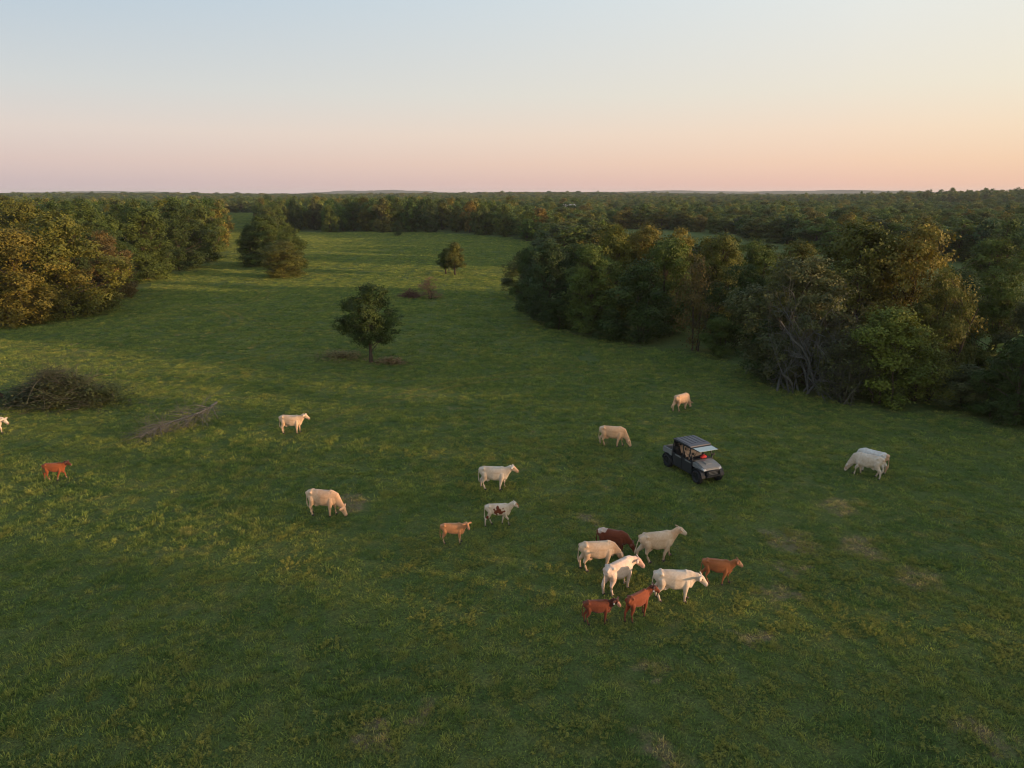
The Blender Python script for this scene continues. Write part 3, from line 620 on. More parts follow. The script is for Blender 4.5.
# what shows: walk from near to far and keep the skyline of each picture column
px, pyt = to_pixel(x, y, z + hgt); _, pyb = to_pixel(x, y, z); pw = FPX * wid / np.maximum(d, 1)
sky_line = np.full(1024, 400.0); vis = np.zeros(len(x))
for i in np.argsort(d):
    if d[i] > 900: break
    c0 = int(max(0, px[i] - pw[i] * .5)); c1 = int(min(1024, px[i] + pw[i] * .5 + 1))
    if c1 <= c0: continue
    seg = sky_line[c0:c1]; v = np.clip(np.minimum(seg, pyb[i]) - pyt[i], 0, None); vis[i] = v.sum(); sky_line[c0:c1] = np.minimum(seg, pyt[i] + 1)
order = np.argsort(-vis)[:225]; order = order[vis[order] > 8]; single = np.zeros(len(x), bool); single[order] = True
KIND_WORD = dict(green='mid green', dark='dark green', olive='olive green', gold='golden', blue='bluish green', rust='rusty brown')
def far_label(i, kc):
    p, dd = px[i], d[i]; w_ = KIND_WORD[kc]; size = 'low' if hgt[i] < 9.5 else 'tall' if hgt[i] > 12.3 else 'middling'
    if p < 222: return (f"{size} {w_} tree behind the left wood, " + ('at the left edge' if p < 60 else 'above its front corner' if p < 130 else 'near the grassy gap'), 'trees behind the left wood')
    if p < 545 and dd > 230:
        return (f"{size} {w_} tree at the far end of the field, " + ('above the small clump' if p < 320 else 'above the lone tree' if p < 410 else 'above the far field trees' if p < 475 else "beside the right woods"), 'trees along the far end of the field')
    side_ = "above the grove's left half" if p < 640 else "above the grove's right half" if p < 770 else 'above the big right trees' if p < 930 else 'near the right edge'
    if dd > 330: return (f"tiny {size} {w_} crown in the distant woods {side_}", 'distant crowns beyond the grove')
    if dd > 220: return (f"small {size} {w_} crown in the middle woods {side_}", 'crowns in the middle woods beyond the grove')
    return (f"{size} {w_} crown in the nearest woods {side_}", 'trees just behind the right grove')
kinds = ['green', 'green', 'dark', 'olive', 'olive', 'gold', 'blue', 'green', 'dark', 'green']
for i in sorted(order, key=lambda q: d[q]):
    pr = (FULL if d[i] < 150 else FAR)[int(frng.integers(0, 5))]
    kc = kinds[int(frng.integers(0, 10))]; lab, grp = far_label(i, kc)
    place_tree('forest_tree', pr, (x[i], y[i], z[i]), frng.random() * 6.28, wid[i] / 8, wid[i] / 8, hgt[i] / 10, tuple(c_ * frng.uniform(.85, 1.15) for c_ in GREENS[kc]), lab, 'tree', grp)
def far_copy(pr):
    me = pr[0].copy(); me.materials.clear(); me.materials.append(m_leaf_far); return me
rest = ~single
# the wood goes on outside the picture on the right
ox, oy = jgrid(62, 150, -70, 66, 8.5); okk = (ox > 62 + .55 * np.maximum(oy, -10)) & (frng.random(len(ox)) < .72); ox, oy = ox[okk], oy[okk]
P = np.concatenate([np.stack([x[rest], y[rest], z[rest]], -1), np.stack([ox, oy, gz(ox, oy)], -1)])
wr = np.concatenate([wid[rest], 7 + 3 * frng.random(len(ox))]) / 8; hr = np.concatenate([hgt[rest], 8.5 + 3.5 * frng.random(len(ox))]) / 10
tag(scatter('forest', [far_copy(p_) for p_ in FAR], P, frng.random(len(P)) * 6.28, np.stack([wr, wr, hr], -1), 9), 'dark green forest stretching flat to the horizon', 'forest')

# ------------------------------------------------------------------ cattle: one continuous skin per animal
def coat_material():
    m, t, out = new_mat('cattle_coat'); b = N(t, 'ShaderNodeBsdfPrincipled'); at = N(t, 'ShaderNodeAttribute', attribute_name='coat'); tcn = N(t, 'ShaderNodeTexCoord')
    f = noise(t, 3.2, 6, .65, tcn.outputs['Object'], .6); f2 = noise(t, 60, 3, .6, tcn.outputs['Object'])
    col = mixc(t, ramp(t, [(.35, (0, 0, 0)), (.75, (1, 1, 1))], f).outputs[0], at.outputs['Color'], mixc(t, 1.0, at.outputs['Color'], (.68, .57, .47), 'MULTIPLY'))
    t.links.new(col, b.inputs['Base Color']); b.inputs['Roughness'].default_value = .75; b.inputs['Specular IOR Level'].default_value = .25
    b.inputs['Sheen Weight'].default_value = .15
    bn = N(t, 'ShaderNodeBump'); bn.inputs['Strength'].default_value = .35; bn.inputs['Distance'].default_value = .02; t.links.new(f2, bn.inputs['Height']); t.links.new(bn.outputs[0], b.inputs['Normal'])
    t.links.new(b.outputs[0], out.inputs[0]); return m
m_coat = coat_material()
m_eye = plain('cattle_eye', (.012, .009, .008), .15, var=.1); m_hoof = plain('hoof_horn', (.05, .04, .032), .6)
m_tag = plain('white_ear_tag', (.75, .75, .72), .5, var=.05)
def loft(bm, pts, w, h, side, k=14, sq=2.3):
    """elliptical rings along a path; side = sideways direction per ring"""
    pts = [Vector(p) for p in pts]; rings = []
    for i, p in enumerate(pts):
        tg = (pts[min(i + 1, len(pts) - 1)] - pts[max(i - 1, 0)]).normalized(); sd = Vector(side[i] if isinstance(side[0], (tuple, list, Vector)) else side)
        sd = (sd - tg * sd.dot(tg)).normalized(); up = tg.cross(sd) * -1
        if up.z < 0 and abs(up.z) > .2: up = -up
        rg = []
        for j in range(k):
            a = 2 * math.pi * j / k; ca, sa_ = math.cos(a), math.sin(a); e = 2 / sq
            rg.append(bm.verts.new(p + sd * w[i] * math.copysign(abs(ca) ** e, ca) + up * h[i] * math.copysign(abs(sa_) ** e, sa_)))
        rings.append(rg)
    for a, b in zip(rings, rings[1:]):
        for j in range(k): bm.faces.new((a[j], a[(j + 1) % k], b[(j + 1) % k], b[j]))
    bm.faces.new(rings[0][::-1]); bm.faces.new(rings[-1])
def cow(label, px, py, head, scale, pose, coat, yaw=0.0, gait=0.0, calf=False, pattern=None, ear_tag=False, tail_out=0.0, group='cattle grazing and walking on the pasture', fat=1.0, P=None):
    if P is None: P, _ = ground_at(px, py)
    e = empty('calf' if calf else 'cow', P, R(head)); scale *= .84 if calf else .91; e.scale = (scale * (.90 if calf else .96), scale * .98, scale * (1.06 if calf else 1.03)); tag(e, label, 'calf' if calf else 'cow', group)
    bm = bmesh.new(); Yv = (0, 1, 0)
    w_ = (.88 if calf else 1.0) * fat; dp = .86 if calf else 1.0             # a calf is narrower and shallower
    tz = lambda z, h: (1.40 - (1.40 - z) * dp if calf else z)
    T = [(-.90, 1.20, .09, .09), (-.86, 1.18, .17, .17), (-.74, 1.13, .235, .245), (-.55, 1.08, .265, .295), (-.28, 1.01, .285, .36), (0, .955, .315, .405), (.28, .965, .295, .40), (.52, 1.00, .25, .38), (.70, 1.04, .20, .315), (.82, 1.07, .13, .22)]
    loft(bm, [(x, 0, z if not calf else 1.36 - (1.36 - z) * .9) for x, z, a, b in T], [a * w_ for _, _, a, b in T], [b * dp for *_, b in T], Yv, 18, 2.6)
    # hip bones, shoulder blades and withers
    loft(bm, [(-.60, -.265 * w_, 1.27), (-.60, 0, 1.37), (-.60, .265 * w_, 1.27)], [.075, .08, .075], [.055, .05, .055], (1, 0, 0), 8)
    for s_ in (-1, 1): loft(bm, [(-.80, s_ * .10, 1.27), (-.88, s_ * .11, 1.24), (-.93, s_ * .11, 1.18)], [.06, .06, .05], [.06, .06, .05], Yv, 8, 2)
    loft(bm, [(-.70, 0, 1.355), (-.3, 0, 1.36), (.1, 0, 1.35), (.5, 0, 1.365)], [.10, .13, .13, .11], [.03, .03, .03, .03], Yv, 8, 2.6)
    loft(bm, [(.30, 0, 1.33), (.48, 0, 1.38), (.66, 0, 1.33)], [.09, .10, .09], [.05, .055, .05], Yv, 8)
    # neck and head
    ya = R(yaw); hd = Vector((math.cos(ya), math.sin(ya), 0)); hs = Vector((-math.sin(ya), math.cos(ya), 0))
    if pose == 'level': poll = Vector((.80, 0, 1.22)) + Vector((math.cos(ya * .5), math.sin(ya * .5), 0)) * .33 + Vector((0, 0, .20)); nose_d = (hd * .82 + Vector((0, 0, -.57))).normalized()
    elif pose == 'high': poll = Vector((.80, 0, 1.24)) + Vector((math.cos(ya * .5), math.sin(ya * .5), 0)) * .25 + Vector((0, 0, .28)); nose_d = (hd * .86 + Vector((0, 0, -.50))).normalized()
    elif pose == 'low': poll = Vector((.78, 0, 1.1)) + Vector((math.cos(ya * .5), math.sin(ya * .5), 0)) * .33 + Vector((0, 0, .06)); nose_d = (hd * .72 + Vector((0, 0, -.69))).normalized()
    elif pose == 'half': poll = Vector((.74, 0, 1.0)) + Vector((math.cos(ya * .5), math.sin(ya * .5), 0)) * .38 + Vector((0, 0, -.24)); nose_d = (hd * .5 + Vector((0, 0, -.86))).normalized()
    else: poll = Vector((.70, 0, .92)) + Vector((math.cos(ya * .5), math.sin(ya * .5), 0)) * .42 + Vector((0, 0, -.40)); nose_d = (hd * .45 + Vector((0, 0, -.89))).normalized()
    n0, n1 = Vector((.50, 0, 1.08)), Vector((.74, 0, 1.10 if pose in ('level', 'high', 'low') else 1.02)); n2 = n1.lerp(poll, .5); n3 = poll - nose_d * .02
    loft(bm, [n0, n1, n2, n3], [.22 * w_, .175 * w_, .115, .095], [.34 * dp, .30 * dp, .205, .145], [Vector(Yv), Vector(Yv), (Vector(Yv) + hs).normalized(), hs], 14)
    hl_ = .44 if not calf else .40
    H = [(-.07, .085, .09), (.0, .128, .140), (.12, .138, .162), (.23, .108, .140), (.36, .088, .112), (.48, .098, .100), (.545, .088, .080), (.575, .05, .04)]
    up_h = nose_d.cross(hs); up_h = -up_h if up_h.z < 0 or (abs(up_h.z) < .3 and up_h.dot(hd) < 0) else up_h
    loft(bm, [poll + nose_d * (a * hl_ / .5) - up_h * .03 for a, _, _ in H], [b for _, b, _ in H], [c for *_, c in H], hs, 12, 2.4)
    for s_ in (-1, 1):                                                         # ears
        b0 = poll + nose_d * .025 + hs * s_ * .11 + up_h * .05; d = (hs * s_ + nose_d * -.12 - up_h * .18).normalized()
        loft(bm, [b0, b0 + d * .10, b0 + d * .22, b0 + d * .31], [.04, .080, .075, .03], [.034, .034, .032, .026], nose_d, 8, 2)
    # legs: front wrist low, hind hock pointing back
    def leg(pts, rad):
        loft(bm, pts, [r_ * (.85 if calf else 1) for r_ in rad], [r_ * 1.12 * (.85 if calf else 1) for r_ in rad], Yv, 10, 2.1)
    hooves = []
    for s_, sw in ((1, 1), (-1, -1)):
        g = gait * sw; yl = s_ * .19 * w_
        lift = max(0, g) * .35
        leg([(.50, yl * .65, 1.02), (.50, yl * .9, .80), (.50 + .10 * g, yl, .60), (.53 + .30 * g, yl * .95, .40 + lift * .4), (.52 + .36 * g, yl * .92, .16 + lift * .3), (.54 + .42 * g, yl * .92, .05 + lift * .2), (.565 + .44 * g, yl * .92, -.02 + lift * .2)], [.15, .135, .10, .068, .046, .058, .062])
        hooves.append((.565 + .44 * g, yl * .92, lift * .2))
        g = -gait * sw; yl = s_ * .20 * w_
        leg([(-.60, yl * .6, 1.06), (-.56, yl * .85, .86), (-.60 + .10 * g, yl * .92, .68), (-.76 + .24 * g, yl * .95, .48), (-.735 + .32 * g, yl * .92, .28), (-.70 + .38 * g, yl * .92, .13), (-.675 + .42 * g, yl * .92, .04), (-.66 + .42 * g, yl * .92, -.02)], [.185, .165, .125, .072, .056, .048, .058, .062])
        hooves.append((-.66 + .42 * g, yl * .92, 0))
    # tail with its switch, brisket, udder
    tx = -.90
    loft(bm, [(-.78, 0, 1.28), (tx, 0, 1.24), (tx - .05 - .1 * tail_out, .01, 1.0), (tx - .06 - .22 * tail_out, .02, .74), (tx - .05 - .32 * tail_out, .03, .56), (tx - .03 - .38 * tail_out, .03, .40)], [.045, .038, .030, .030, .046, .026], [.045, .038, .030, .030, .046, .026], Yv, 8, 2)
    if not calf: loft(bm, [(-.52, 0, .62), (-.40, 0, .56), (-.24, 0, .60)], [.10, .14, .08], [.09, .11, .07], Yv, 10, 2)
    loft(bm, [(.50, 0, .74), (.70, 0, .74), (.84, 0, .92)], [.10, .11, .07], [.14, .15, .10], Yv, 10, 2)
    bmesh.ops.recalc_face_normals(bm, faces=bm.faces)
    me = bpy.data.meshes.new('body_raw'); bm.to_mesh(me); bm.free()
    tmp = bpy.data.objects.new('tmp', me); COL.objects.link(tmp)
    md = tmp.modifiers.new('r', 'REMESH'); md.mode = 'VOXEL'; md.voxel_size = .024; md.use_smooth_shade = True
    sm = tmp.modifiers.new('s', 'SMOOTH'); sm.iterations = 4; sm.factor = .5
    body = bpy.data.meshes.new_from_object(tmp.evaluated_get(bpy.context.evaluated_depsgraph_get())); body.name = 'body'
    bpy.data.objects.remove(tmp); bpy.data.meshes.remove(me)
    nv = len(body.vertices); co = np.empty(nv * 3, np.float32); body.vertices.foreach_get('co', co); co = co.reshape(-1, 3)
    col = np.tile(np.array(coat, np.float32), (nv, 1))
    muz = np.array(poll + nose_d * .55 * hl_ / .5); dm = np.linalg.norm(co - muz, axis=1)
    if pattern:
        wob = .06 * np.sin(co[:, 0] * 17 + co[:, 2] * 9) + .05 * np.sin(co[:, 2] * 23 - co[:, 0] * 11)
        for kind, pcol, prm in pattern:
            if kind == 'spot':
                cxx, cyy, czz, rr = prm; q = np.linalg.norm((co - [cxx, cyy, czz]) * [1, .6, 1], axis=1) + wob < rr
            elif kind == 'back': q = co[:, 2] > prm + wob * .6
            elif kind == 'neck': q = (co[:, 0] > prm + wob)
            elif kind == 'legs': q = co[:, 2] < prm + wob * .5
            elif kind == 'face': q = np.linalg.norm(co - np.array(poll + nose_d * .3), axis=1) < prm
            elif kind == 'rump': q = co[:, 0] < prm + wob
            col[q] = pcol
    low_leg = np.clip((.42 - co[:, 2]) / .35, 0, 1)[:, None] * .45 * np.clip((np.linalg.norm(co - np.array(poll), axis=1) - .7) * 4, 0, 1)[:, None]; col = col * (1 - low_leg) + np.array([.16, .115, .075]) * low_leg       # lower legs turn browner towards the hooves
    q = dm < .095; col[q] = col[q] * .30 + np.array([.26, .15, .12]) * .70
    at = body.color_attributes.new('coat', 'FLOAT_COLOR', 'POINT'); at.data.foreach_set('color', np.column_stack([col, np.ones(nv)]).astype(np.float32).ravel())
    body.materials.clear(); body.materials.append(m_coat)
    link_mesh('body', body, e)
    for s_ in (-1, 1):
        b2 = bmesh.new(); bmesh.ops.create_uvsphere(b2, u_segments=10, v_segments=6, radius=.024); bmesh.ops.translate(b2, verts=b2.verts, vec=poll + nose_d * .13 + hs * s_ * .130 + up_h * .035)
        mm = bpy.data.meshes.new('eye'); b2.to_mesh(mm); b2.free(); link_mesh('eye', mm, e, m_eye)
    for hx, hy, hz in hooves:
        b2 = bmesh.new(); loft(b2, [(hx - .012, hy, hz + .075), (hx + .005, hy, hz + .035), (hx + .02, hy, hz + .002)], [.060, .066, .072], [.066, .076, .085], Yv, 10, 2.2); bmesh.ops.recalc_face_normals(b2, faces=b2.faces)
        mm = bpy.data.meshes.new('hoof'); b2.to_mesh(mm); b2.free(); link_mesh('hoof', mm, e, m_hoof)
    if ear_tag:
        b2 = bmesh.new(); p = poll + nose_d * .04 - hs * .24 - up_h * .05; loft(b2, [p + Vector((0, 0, .02)), p - Vector((0, 0, .03)), p - Vector((0, 0, .10))], [.025, .04, .045], [.012, .014, .014], hd, 8, 5); bmesh.ops.recalc_face_normals(b2, faces=b2.faces)
        mm = bpy.data.meshes.new('ear_tag'); b2.to_mesh(mm); b2.free(); link_mesh('ear_tag', mm, e, m_tag)
    return e
CREAM, WHITE, PEACH, TAN = (.72, .52, .35), (.72, .60, .47), (.70, .45, .28), (.58, .27, .12)
RED, DKRED, ROAN = (.40, .135, .045), (.075, .019, .008), (.185, .044, .015)
cow('cream cow standing alone with its head up, nearest the lone tree', 292, 433, -3, 1.0, 'level', CREAM, gait=.15)
cow('peach cream cow grazing alone, head in the grass, left of the herd', 324, 515, -10, 1.06, 'graze', PEACH, gait=.25, pattern=[('rump', CREAM, -.2)])
cow('slim white cow walking alone with its head up, behind the patched calf', 494, 489, -6, 1.02, 'level', WHITE, gait=.35, fat=.9, pattern=[('neck', PEACH, 1.2)])
cow('white calf with red brown patches on its side, walking', 498, 525, 4, .92, 'level', WHITE, gait=-.55, calf=True, pattern=[('spot', ROAN, (-.02, -.3, 1.02, .24)), ('spot', ROAN, (.28, -.3, .98, .14)), ('spot', ROAN, (-.75, -.2, .62, .12)), ('spot', RED, (1.42, -.1, 1.36, .09))])
cow('tan calf standing sideways and looking at the camera', 453, 543, 2, .82, 'level', TAN, yaw=-62, calf=True, gait=.1, pattern=[('legs', (.72, .48, .30), .42)])
cow('tan cow grazing behind the utility vehicle', 612, 446, -12, 1.04, 'graze', (.78, .48, .28), gait=.45, pattern=[('rump', CREAM, -.72)])
cow('cream cow grazing farthest away, seen from behind, tail swung out', 681, 410, 38, .98, 'graze', PEACH, gait=.45, tail_out=1.0)
PA, _ = ground_at(866, 476)
cow('white cow grazing by itself on the right, nearer of the pair', 0, 0, 140, 1.04, 'graze', WHITE, gait=.35, P=PA, pattern=[('face', (.62, .40, .28), .13)])
PB = PA + Vector((.60, .62, 0)); PB.z = float(gz(PB.x, PB.y))
cow('white cow mostly hidden behind the nearer one of the right pair', 0, 0, 134, 1.06, 'graze', (.76, .72, .66), gait=-.15, P=PB, pattern=[('rump', PEACH, -.78)])  # peach rump paints orange sunlight into the coat
gh = 'herd gathered below the utility vehicle'
cow('cream cow with lowered head at the left of the gathered herd', 597, 569, 6, 1.02, 'half', CREAM, gait=.3, group=gh, pattern=[('neck', PEACH, .75)])
cow('dark red cow with a white back, half hidden behind the cream cow', 612, 553, -22, .90, 'half', ROAN, group=gh, pattern=[('spot', (.70, .52, .42), (-.62, 0, 1.50, .36))])
cow('cream cow striding to the right, farthest back of the gathered herd', 656, 560, 14, 1.06, 'level', CREAM, gait=.6, group=gh, tail_out=.5, pattern=[('neck', PEACH, .75), ('face', WHITE, .2)])
cow('white cow coloured in pink evening light, seen from behind with its head turned right', 618, 590, 40, 1.04, 'low', (.74, .58, .47), yaw=-48, gait=.25, group=gh, pattern=[('neck', (.66, .42, .33), 1.0)])  # pink of the low sun is put into this coat and neck colour
cow('big white cow standing sideways, the front one of the herd', 673, 600, -4, 1.03, 'low', WHITE, yaw=-12, gait=.15, group=gh)
cow('reddish tan calf walking right, at the right end of the herd', 716, 583, -14, .90, 'level', RED, gait=.5, calf=True, group=gh, pattern=[('face', (.60, .32, .17), .2)])
cow('dark red calf with a white ear tag at the lower left of the herd', 597, 623, 4, .80, 'level', ROAN, yaw=-40, gait=.2, calf=True, ear_tag=True, group=gh, pattern=[('neck', DKRED, .75), ('face', (.50, .24, .16), .16)])
cow('chestnut calf with a white ear tag between the two white cows', 637, 618, 38, .90, 'level', (.23, .052, .015), yaw=-46, gait=.3, calf=True, ear_tag=True, group=gh, pattern=[('neck', DKRED, .85), ('face', ROAN, .2)])
cow('red brown calf trotting alone near the left edge', 56, 480, 8, .86, 'level', (.28, .078, .024), gait=.75, calf=True, pattern=[('neck', DKRED, 1.0), ('legs', (.45, .25, .15), .25)])
cow('white cow cut off by the left edge, head lowered', -7, 434, -4, 1.0, 'low', WHITE, gait=.2)
cow('dark brown cow just showing at the left edge behind the brush heap', -9, 405, 4, 1.0, 'half', DKRED)

# ------------------------------------------------------------------ utility vehicle
m_grey = plain('satin_grey_bodywork', (.20, .198, .19), .42, var=.06, coat=.2); m_dark = plain('matt_black_plastic', (.022, .023, .026), .55, var=.2)
m_door = plain('charcoal_door_panel', (.030, .031, .035), .45, var=.1); m_tyre = plain('tyre_rubber', (.018, .018, .019), .85, var=.3); m_rim = plain('dark_alloy_rim', (.06, .062, .066), .4, metal=.7)
m_roof = plain('dark_roof_panel', (.055, .052, .066), .30, var=.08); m_seat = plain('black_vinyl_seat', (.025, .025, .028), .5); m_red = plain('red_cloth', (.42, .03, .03), .8, var=.25)
m_lamp = plain('clear_lamp_lens', (.62, .62, .60), .12, var=.05); m_tail = plain('red_lamp_lens', (.35, .02, .015), .2)
def glass_mat():
    m, t, out = new_mat('tinted_windscreen_glass'); b = N(t, 'ShaderNodeBsdfPrincipled'); b.inputs['Base Color'].default_value = (.55, .66, .64, 1); b.inputs['Roughness'].default_value = .08
    b.inputs['Specular IOR Level'].default_value = .9; b.inputs['Coat Weight'].default_value = .5; tr = N(t, 'ShaderNodeBsdfTransparent'); tr.inputs[0].default_value = (.72, .82, .80, 1); mx = N(t, 'ShaderNodeMixShader'); mx.inputs[0].default_value = .62
    t.links.new(tr.outputs[0], mx.inputs[1]); t.links.new(b.outputs[0], mx.inputs[2]); t.links.new(mx.outputs[0], out.inputs[0]); return m
m_glass = glass_mat()
m_win = plain('dark_window_glass', (.02, .024, .028), .06, var=.05, spec=.8)
def part(name, build, mat, parent, bevel=.012, smooth=False):
    bm = bmesh.new(); build(bm); bmesh.ops.recalc_face_normals(bm, faces=bm.faces)
    if bevel: bmesh.ops.bevel(bm, geom=[e_ for e_ in bm.edges if e_.is_manifold and e_.calc_face_angle(0) > .5], offset=bevel, segments=2, affect='EDGES', clamp_overlap=True)
    me = bpy.data.meshes.new(name); bm.to_mesh(me); bm.free()
    if smooth: me.polygons.foreach_set('use_smooth', np.ones(len(me.polygons), bool))
    return link_mesh(name, me, parent, mat)
def box(bm, x0, x1, y0, y1, z0, z1):
    v = [bm.verts.new((x, y, z)) for x in (x0, x1) for y in (y0, y1) for z in (z0, z1)]
    for f in ((0, 1, 3, 2), (4, 6, 7, 5), (0, 4, 5, 1), (2, 3, 7, 6), (0, 2, 6, 4), (1, 5, 7, 3)): bm.faces.new([v[i] for i in f])
def prism(bm, prof, y0, y1, y0b=None, y1b=None):
    a = [bm.verts.new((x, y0, z)) for x, z in prof]; b = [bm.verts.new((x, y1, z)) for x, z in prof]; n = len(prof)
    bm.faces.new(a); bm.faces.new(b[::-1])
    for i in range(n): bm.faces.new((a[i], b[i], b[(i + 1) % n], a[(i + 1) % n]))
def tube_part(name, pts, r_, mat, parent, sides=8):
    T = Tubes(sides); T.add(pts, [r_] * len(pts)); return link_mesh(name, T.mesh(name, mat), parent)
def utility_vehicle():
    A, _ = ground_at(667.5, 466); B, _ = ground_at(697, 483.5); d = (B - A); d.z = 0; hd = math.atan2(d.y, d.x); left = Vector((-math.sin(hd), math.cos(hd), 0))
    C = (A + B) / 2 + left * .70; C.z = float(gz(C.x, C.y)) + .01
    e = empty('utility_vehicle', C, hd); tag(e, 'grey four door farm utility vehicle with its windscreen flipped up, parked among the cattle', 'utility vehicle')
    WB = 1.40; RW = .40
    part('chassis', lambda bm: box(bm, -1.75, 1.65, -.42, .42, .32, .50), m_dark, e)
    part('floor_tub', lambda bm: box(bm, -.98, 1.0, -.70, .70, .44, .60), m_dark, e)
    hood = part('hood', lambda bm: prism(bm, [(.88, .98), (.90, 1.17), (1.15, 1.16), (1.55, 1.07), (1.80, .95), (1.84, .82), (1.60, .78), (.95, .80)], -.60, .60), m_grey, e, .03)
    part('hood_scoop', lambda bm: prism(bm, [(1.12, 1.155), (1.20, 1.19), (1.48, 1.12), (1.52, 1.07)], -.22, .22), m_grey, hood, .01)
    part('cowl', lambda bm: prism(bm, [(.78, .98), (.80, 1.19), (.94, 1.20), (.94, .98)], -.68, .68), m_dark, e, .01)
    part('grille', lambda bm: prism(bm, [(1.66, .52), (1.70, .84), (1.87, .82), (1.84, .52)], -.42, .42), m_dark, e, .015)
    for zz_ in (.60, .68, .76): part('grille_bar', lambda bm: box(bm, 1.86, 1.885, -.36, .36, zz_ - .012, zz_ + .012), m_grey, e, .004)
    part('bumper', lambda bm: (box(bm, 1.84, 1.95, -.48, .48, .44, .58)), m_dark, e, .03)
    tube_part('brush_guard', [(1.88, -.40, .50), (1.97, -.40, .66), (1.95, -.36, .86), (1.95, .36, .86), (1.97, .40, .66), (1.88, .40, .50)], .024, m_dark, e)
    for s_ in (-1, 1):
        part('headlight', lambda bm: prism(bm, [(1.60, .86), (1.62, .99), (1.79, .94), (1.85, .86)], s_ * .43, s_ * .615), m_lamp, e, .012)
        # front fender: a flared arch over the wheel
        arc = [(WB + (RW + .12) * math.cos(a), .37 + (RW + .14) * math.sin(a)) for a in np.linspace(R(8), R(172), 10)]; inn = [(WB + (RW + .06) * math.cos(a), .37 + (RW + .08) * math.sin(a)) for a in np.linspace(R(172), R(8), 10)]
        part('front_fender', lambda bm: prism(bm, arc + inn, s_ * .52, s_ * .79), m_dark, e, .01)
        part('fender_panel', lambda bm: prism(bm, [(.90, .84), (.90, 1.12), (1.20, 1.08), (1.62, .98), (1.78, .88)], s_ * .58, s_ * .70), m_grey, e, .02)
        arc2 = [(x - 2 * WB, z) for x, z in arc]; inn2 = [(x - 2 * WB, z) for x, z in inn]
        part('rear_fender', lambda bm: prism(bm, arc2 + inn2, s_ * .56, s_ * .79), m_dark, e, .01)
        for x0, x1, nm in ((.03, .90, 'front'), (-.92, -.01, 'rear')):
            prof = [(x0, .42), (x0, 1.10), (x1 - (.02 if nm == 'front' else 0), 1.10), (x1, .95), (x1 - (.10 if nm == 'rear' else -.02), .42)] if nm == 'front' else [(x0 + .10, .60), (x0, .80), (x0, 1.10), (x1, 1.10), (x1, .42), (x0 + .22, .42)]
            dr = part('door', lambda bm: prism(bm, prof, s_ * .705, s_ * .775), m_door, e, .015)
            part('handle', lambda bm: box(bm, x0 + .06, x0 + .20, s_ * .772, s_ * .80, .97, 1.01), m_dark, dr, .005)
            part('trim', lambda bm: box(bm, x0 + .26, x1 - .08, s_ * .770, s_ * .787, 1.00, 1.085), m_grey, dr, .006)
            part('window_frame', lambda bm: (box(bm, x0 + .02, x1 - (.30 if nm == 'front' else .02), s_ * .690, s_ * .715, 1.82, 1.87), box(bm, x0, x0 + .04, s_ * .700, s_ * .735, 1.10, 1.85)), m_dark, dr, .006)
        part('rocker_panel', lambda bm: box(bm, -.95, .95, s_ * .64, s_ * .76, .34, .43), m_dark, e, .015)
        # roll cage
        tube_part('front_pillar', [(.90, s_ * .69, 1.12), (.72, s_ * .69, 1.55), (.58, s_ * .67, 1.88)], .032, m_dark, e)
        tube_part('middle_pillar', [(.0, s_ * .715, 1.05), (.0, s_ * .69, 1.88)], .034, m_dark, e)
        tube_part('rear_pillar', [(-.94, s_ * .71, .95), (-.94, s_ * .70, 1.6), (-.88, s_ * .67, 1.88)], .034, m_dark, e)
        part('mirror', lambda bm: box(bm, .74, .80, s_ * .80, s_ * .94, 1.24, 1.38), m_dark, e, .02)
        tl = part('tail_light', lambda bm: box(bm, -1.93, -1.895, s_ * .60, s_ * .70, .92, 1.08), m_tail, e, .008)
        # cargo bed sides
        part('bed_side', lambda bm: prism(bm, [(-1.90, .86), (-1.90, 1.14), (-1.86, 1.18), (-1.02, 1.20), (-1.02, .82)], s_ * .70, s_ * .77), m_grey, e, .015)
    part('bed_floor', lambda bm: box(bm, -1.88, -1.0, -.70, .70, .80, .87), m_dark, e, .01)
    part('bed_front_panel', lambda bm: box(bm, -1.04, -.985, -.70, .70, .80, 1.22), m_dark, e, .01)
    part('tailgate', lambda bm: box(bm, -1.925, -1.88, -.69, .69, .84, 1.17), m_grey, e, .012)
    part('rear_window', lambda bm: box(bm, -.955, -.935, -.64, .64, 1.25, 1.80), m_win, e, .004)
    roof = part('roof', lambda bm: prism(bm, [(-1.00, 1.885), (-.98, 1.945), (-.6, 1.965), (.35, 1.965), (.66, 1.935), (.68, 1.885)], -.74, .74), m_roof, e, .02)
    for yy in (-.56, -.28, 0, .28, .56): part('roof_rib', lambda bm: prism(bm, [(-.92, 1.955), (-.90, 1.985), (.28, 1.985), (.36, 1.955)], yy - .085, yy + .085), m_roof, roof, .012)
    part('roof_brow', lambda bm: prism(bm, [(.56, 1.84), (.60, 1.90), (.80, 1.86), (.80, 1.83)], -.70, .70), m_dark, e, .01)
    ws = part('windscreen', lambda bm: prism(bm, [(.80, 1.865), (1.40, 1.845), (1.40, 1.865), (.80, 1.885)], -.64, .64), m_glass, e, .004)
    part('windscreen_frame', lambda bm: (box(bm, .78, 1.41, -.675, -.642, 1.838, 1.882), box(bm, .78, 1.41, .642, .675, 1.838, 1.882)), m_dark, ws, .005)
    for s_ in (-1, 1): tube_part('windscreen_strut', [(.86, s_ * .66, 1.28), (1.20, s_ * .655, 1.85)], .011, m_dark, ws, 6)
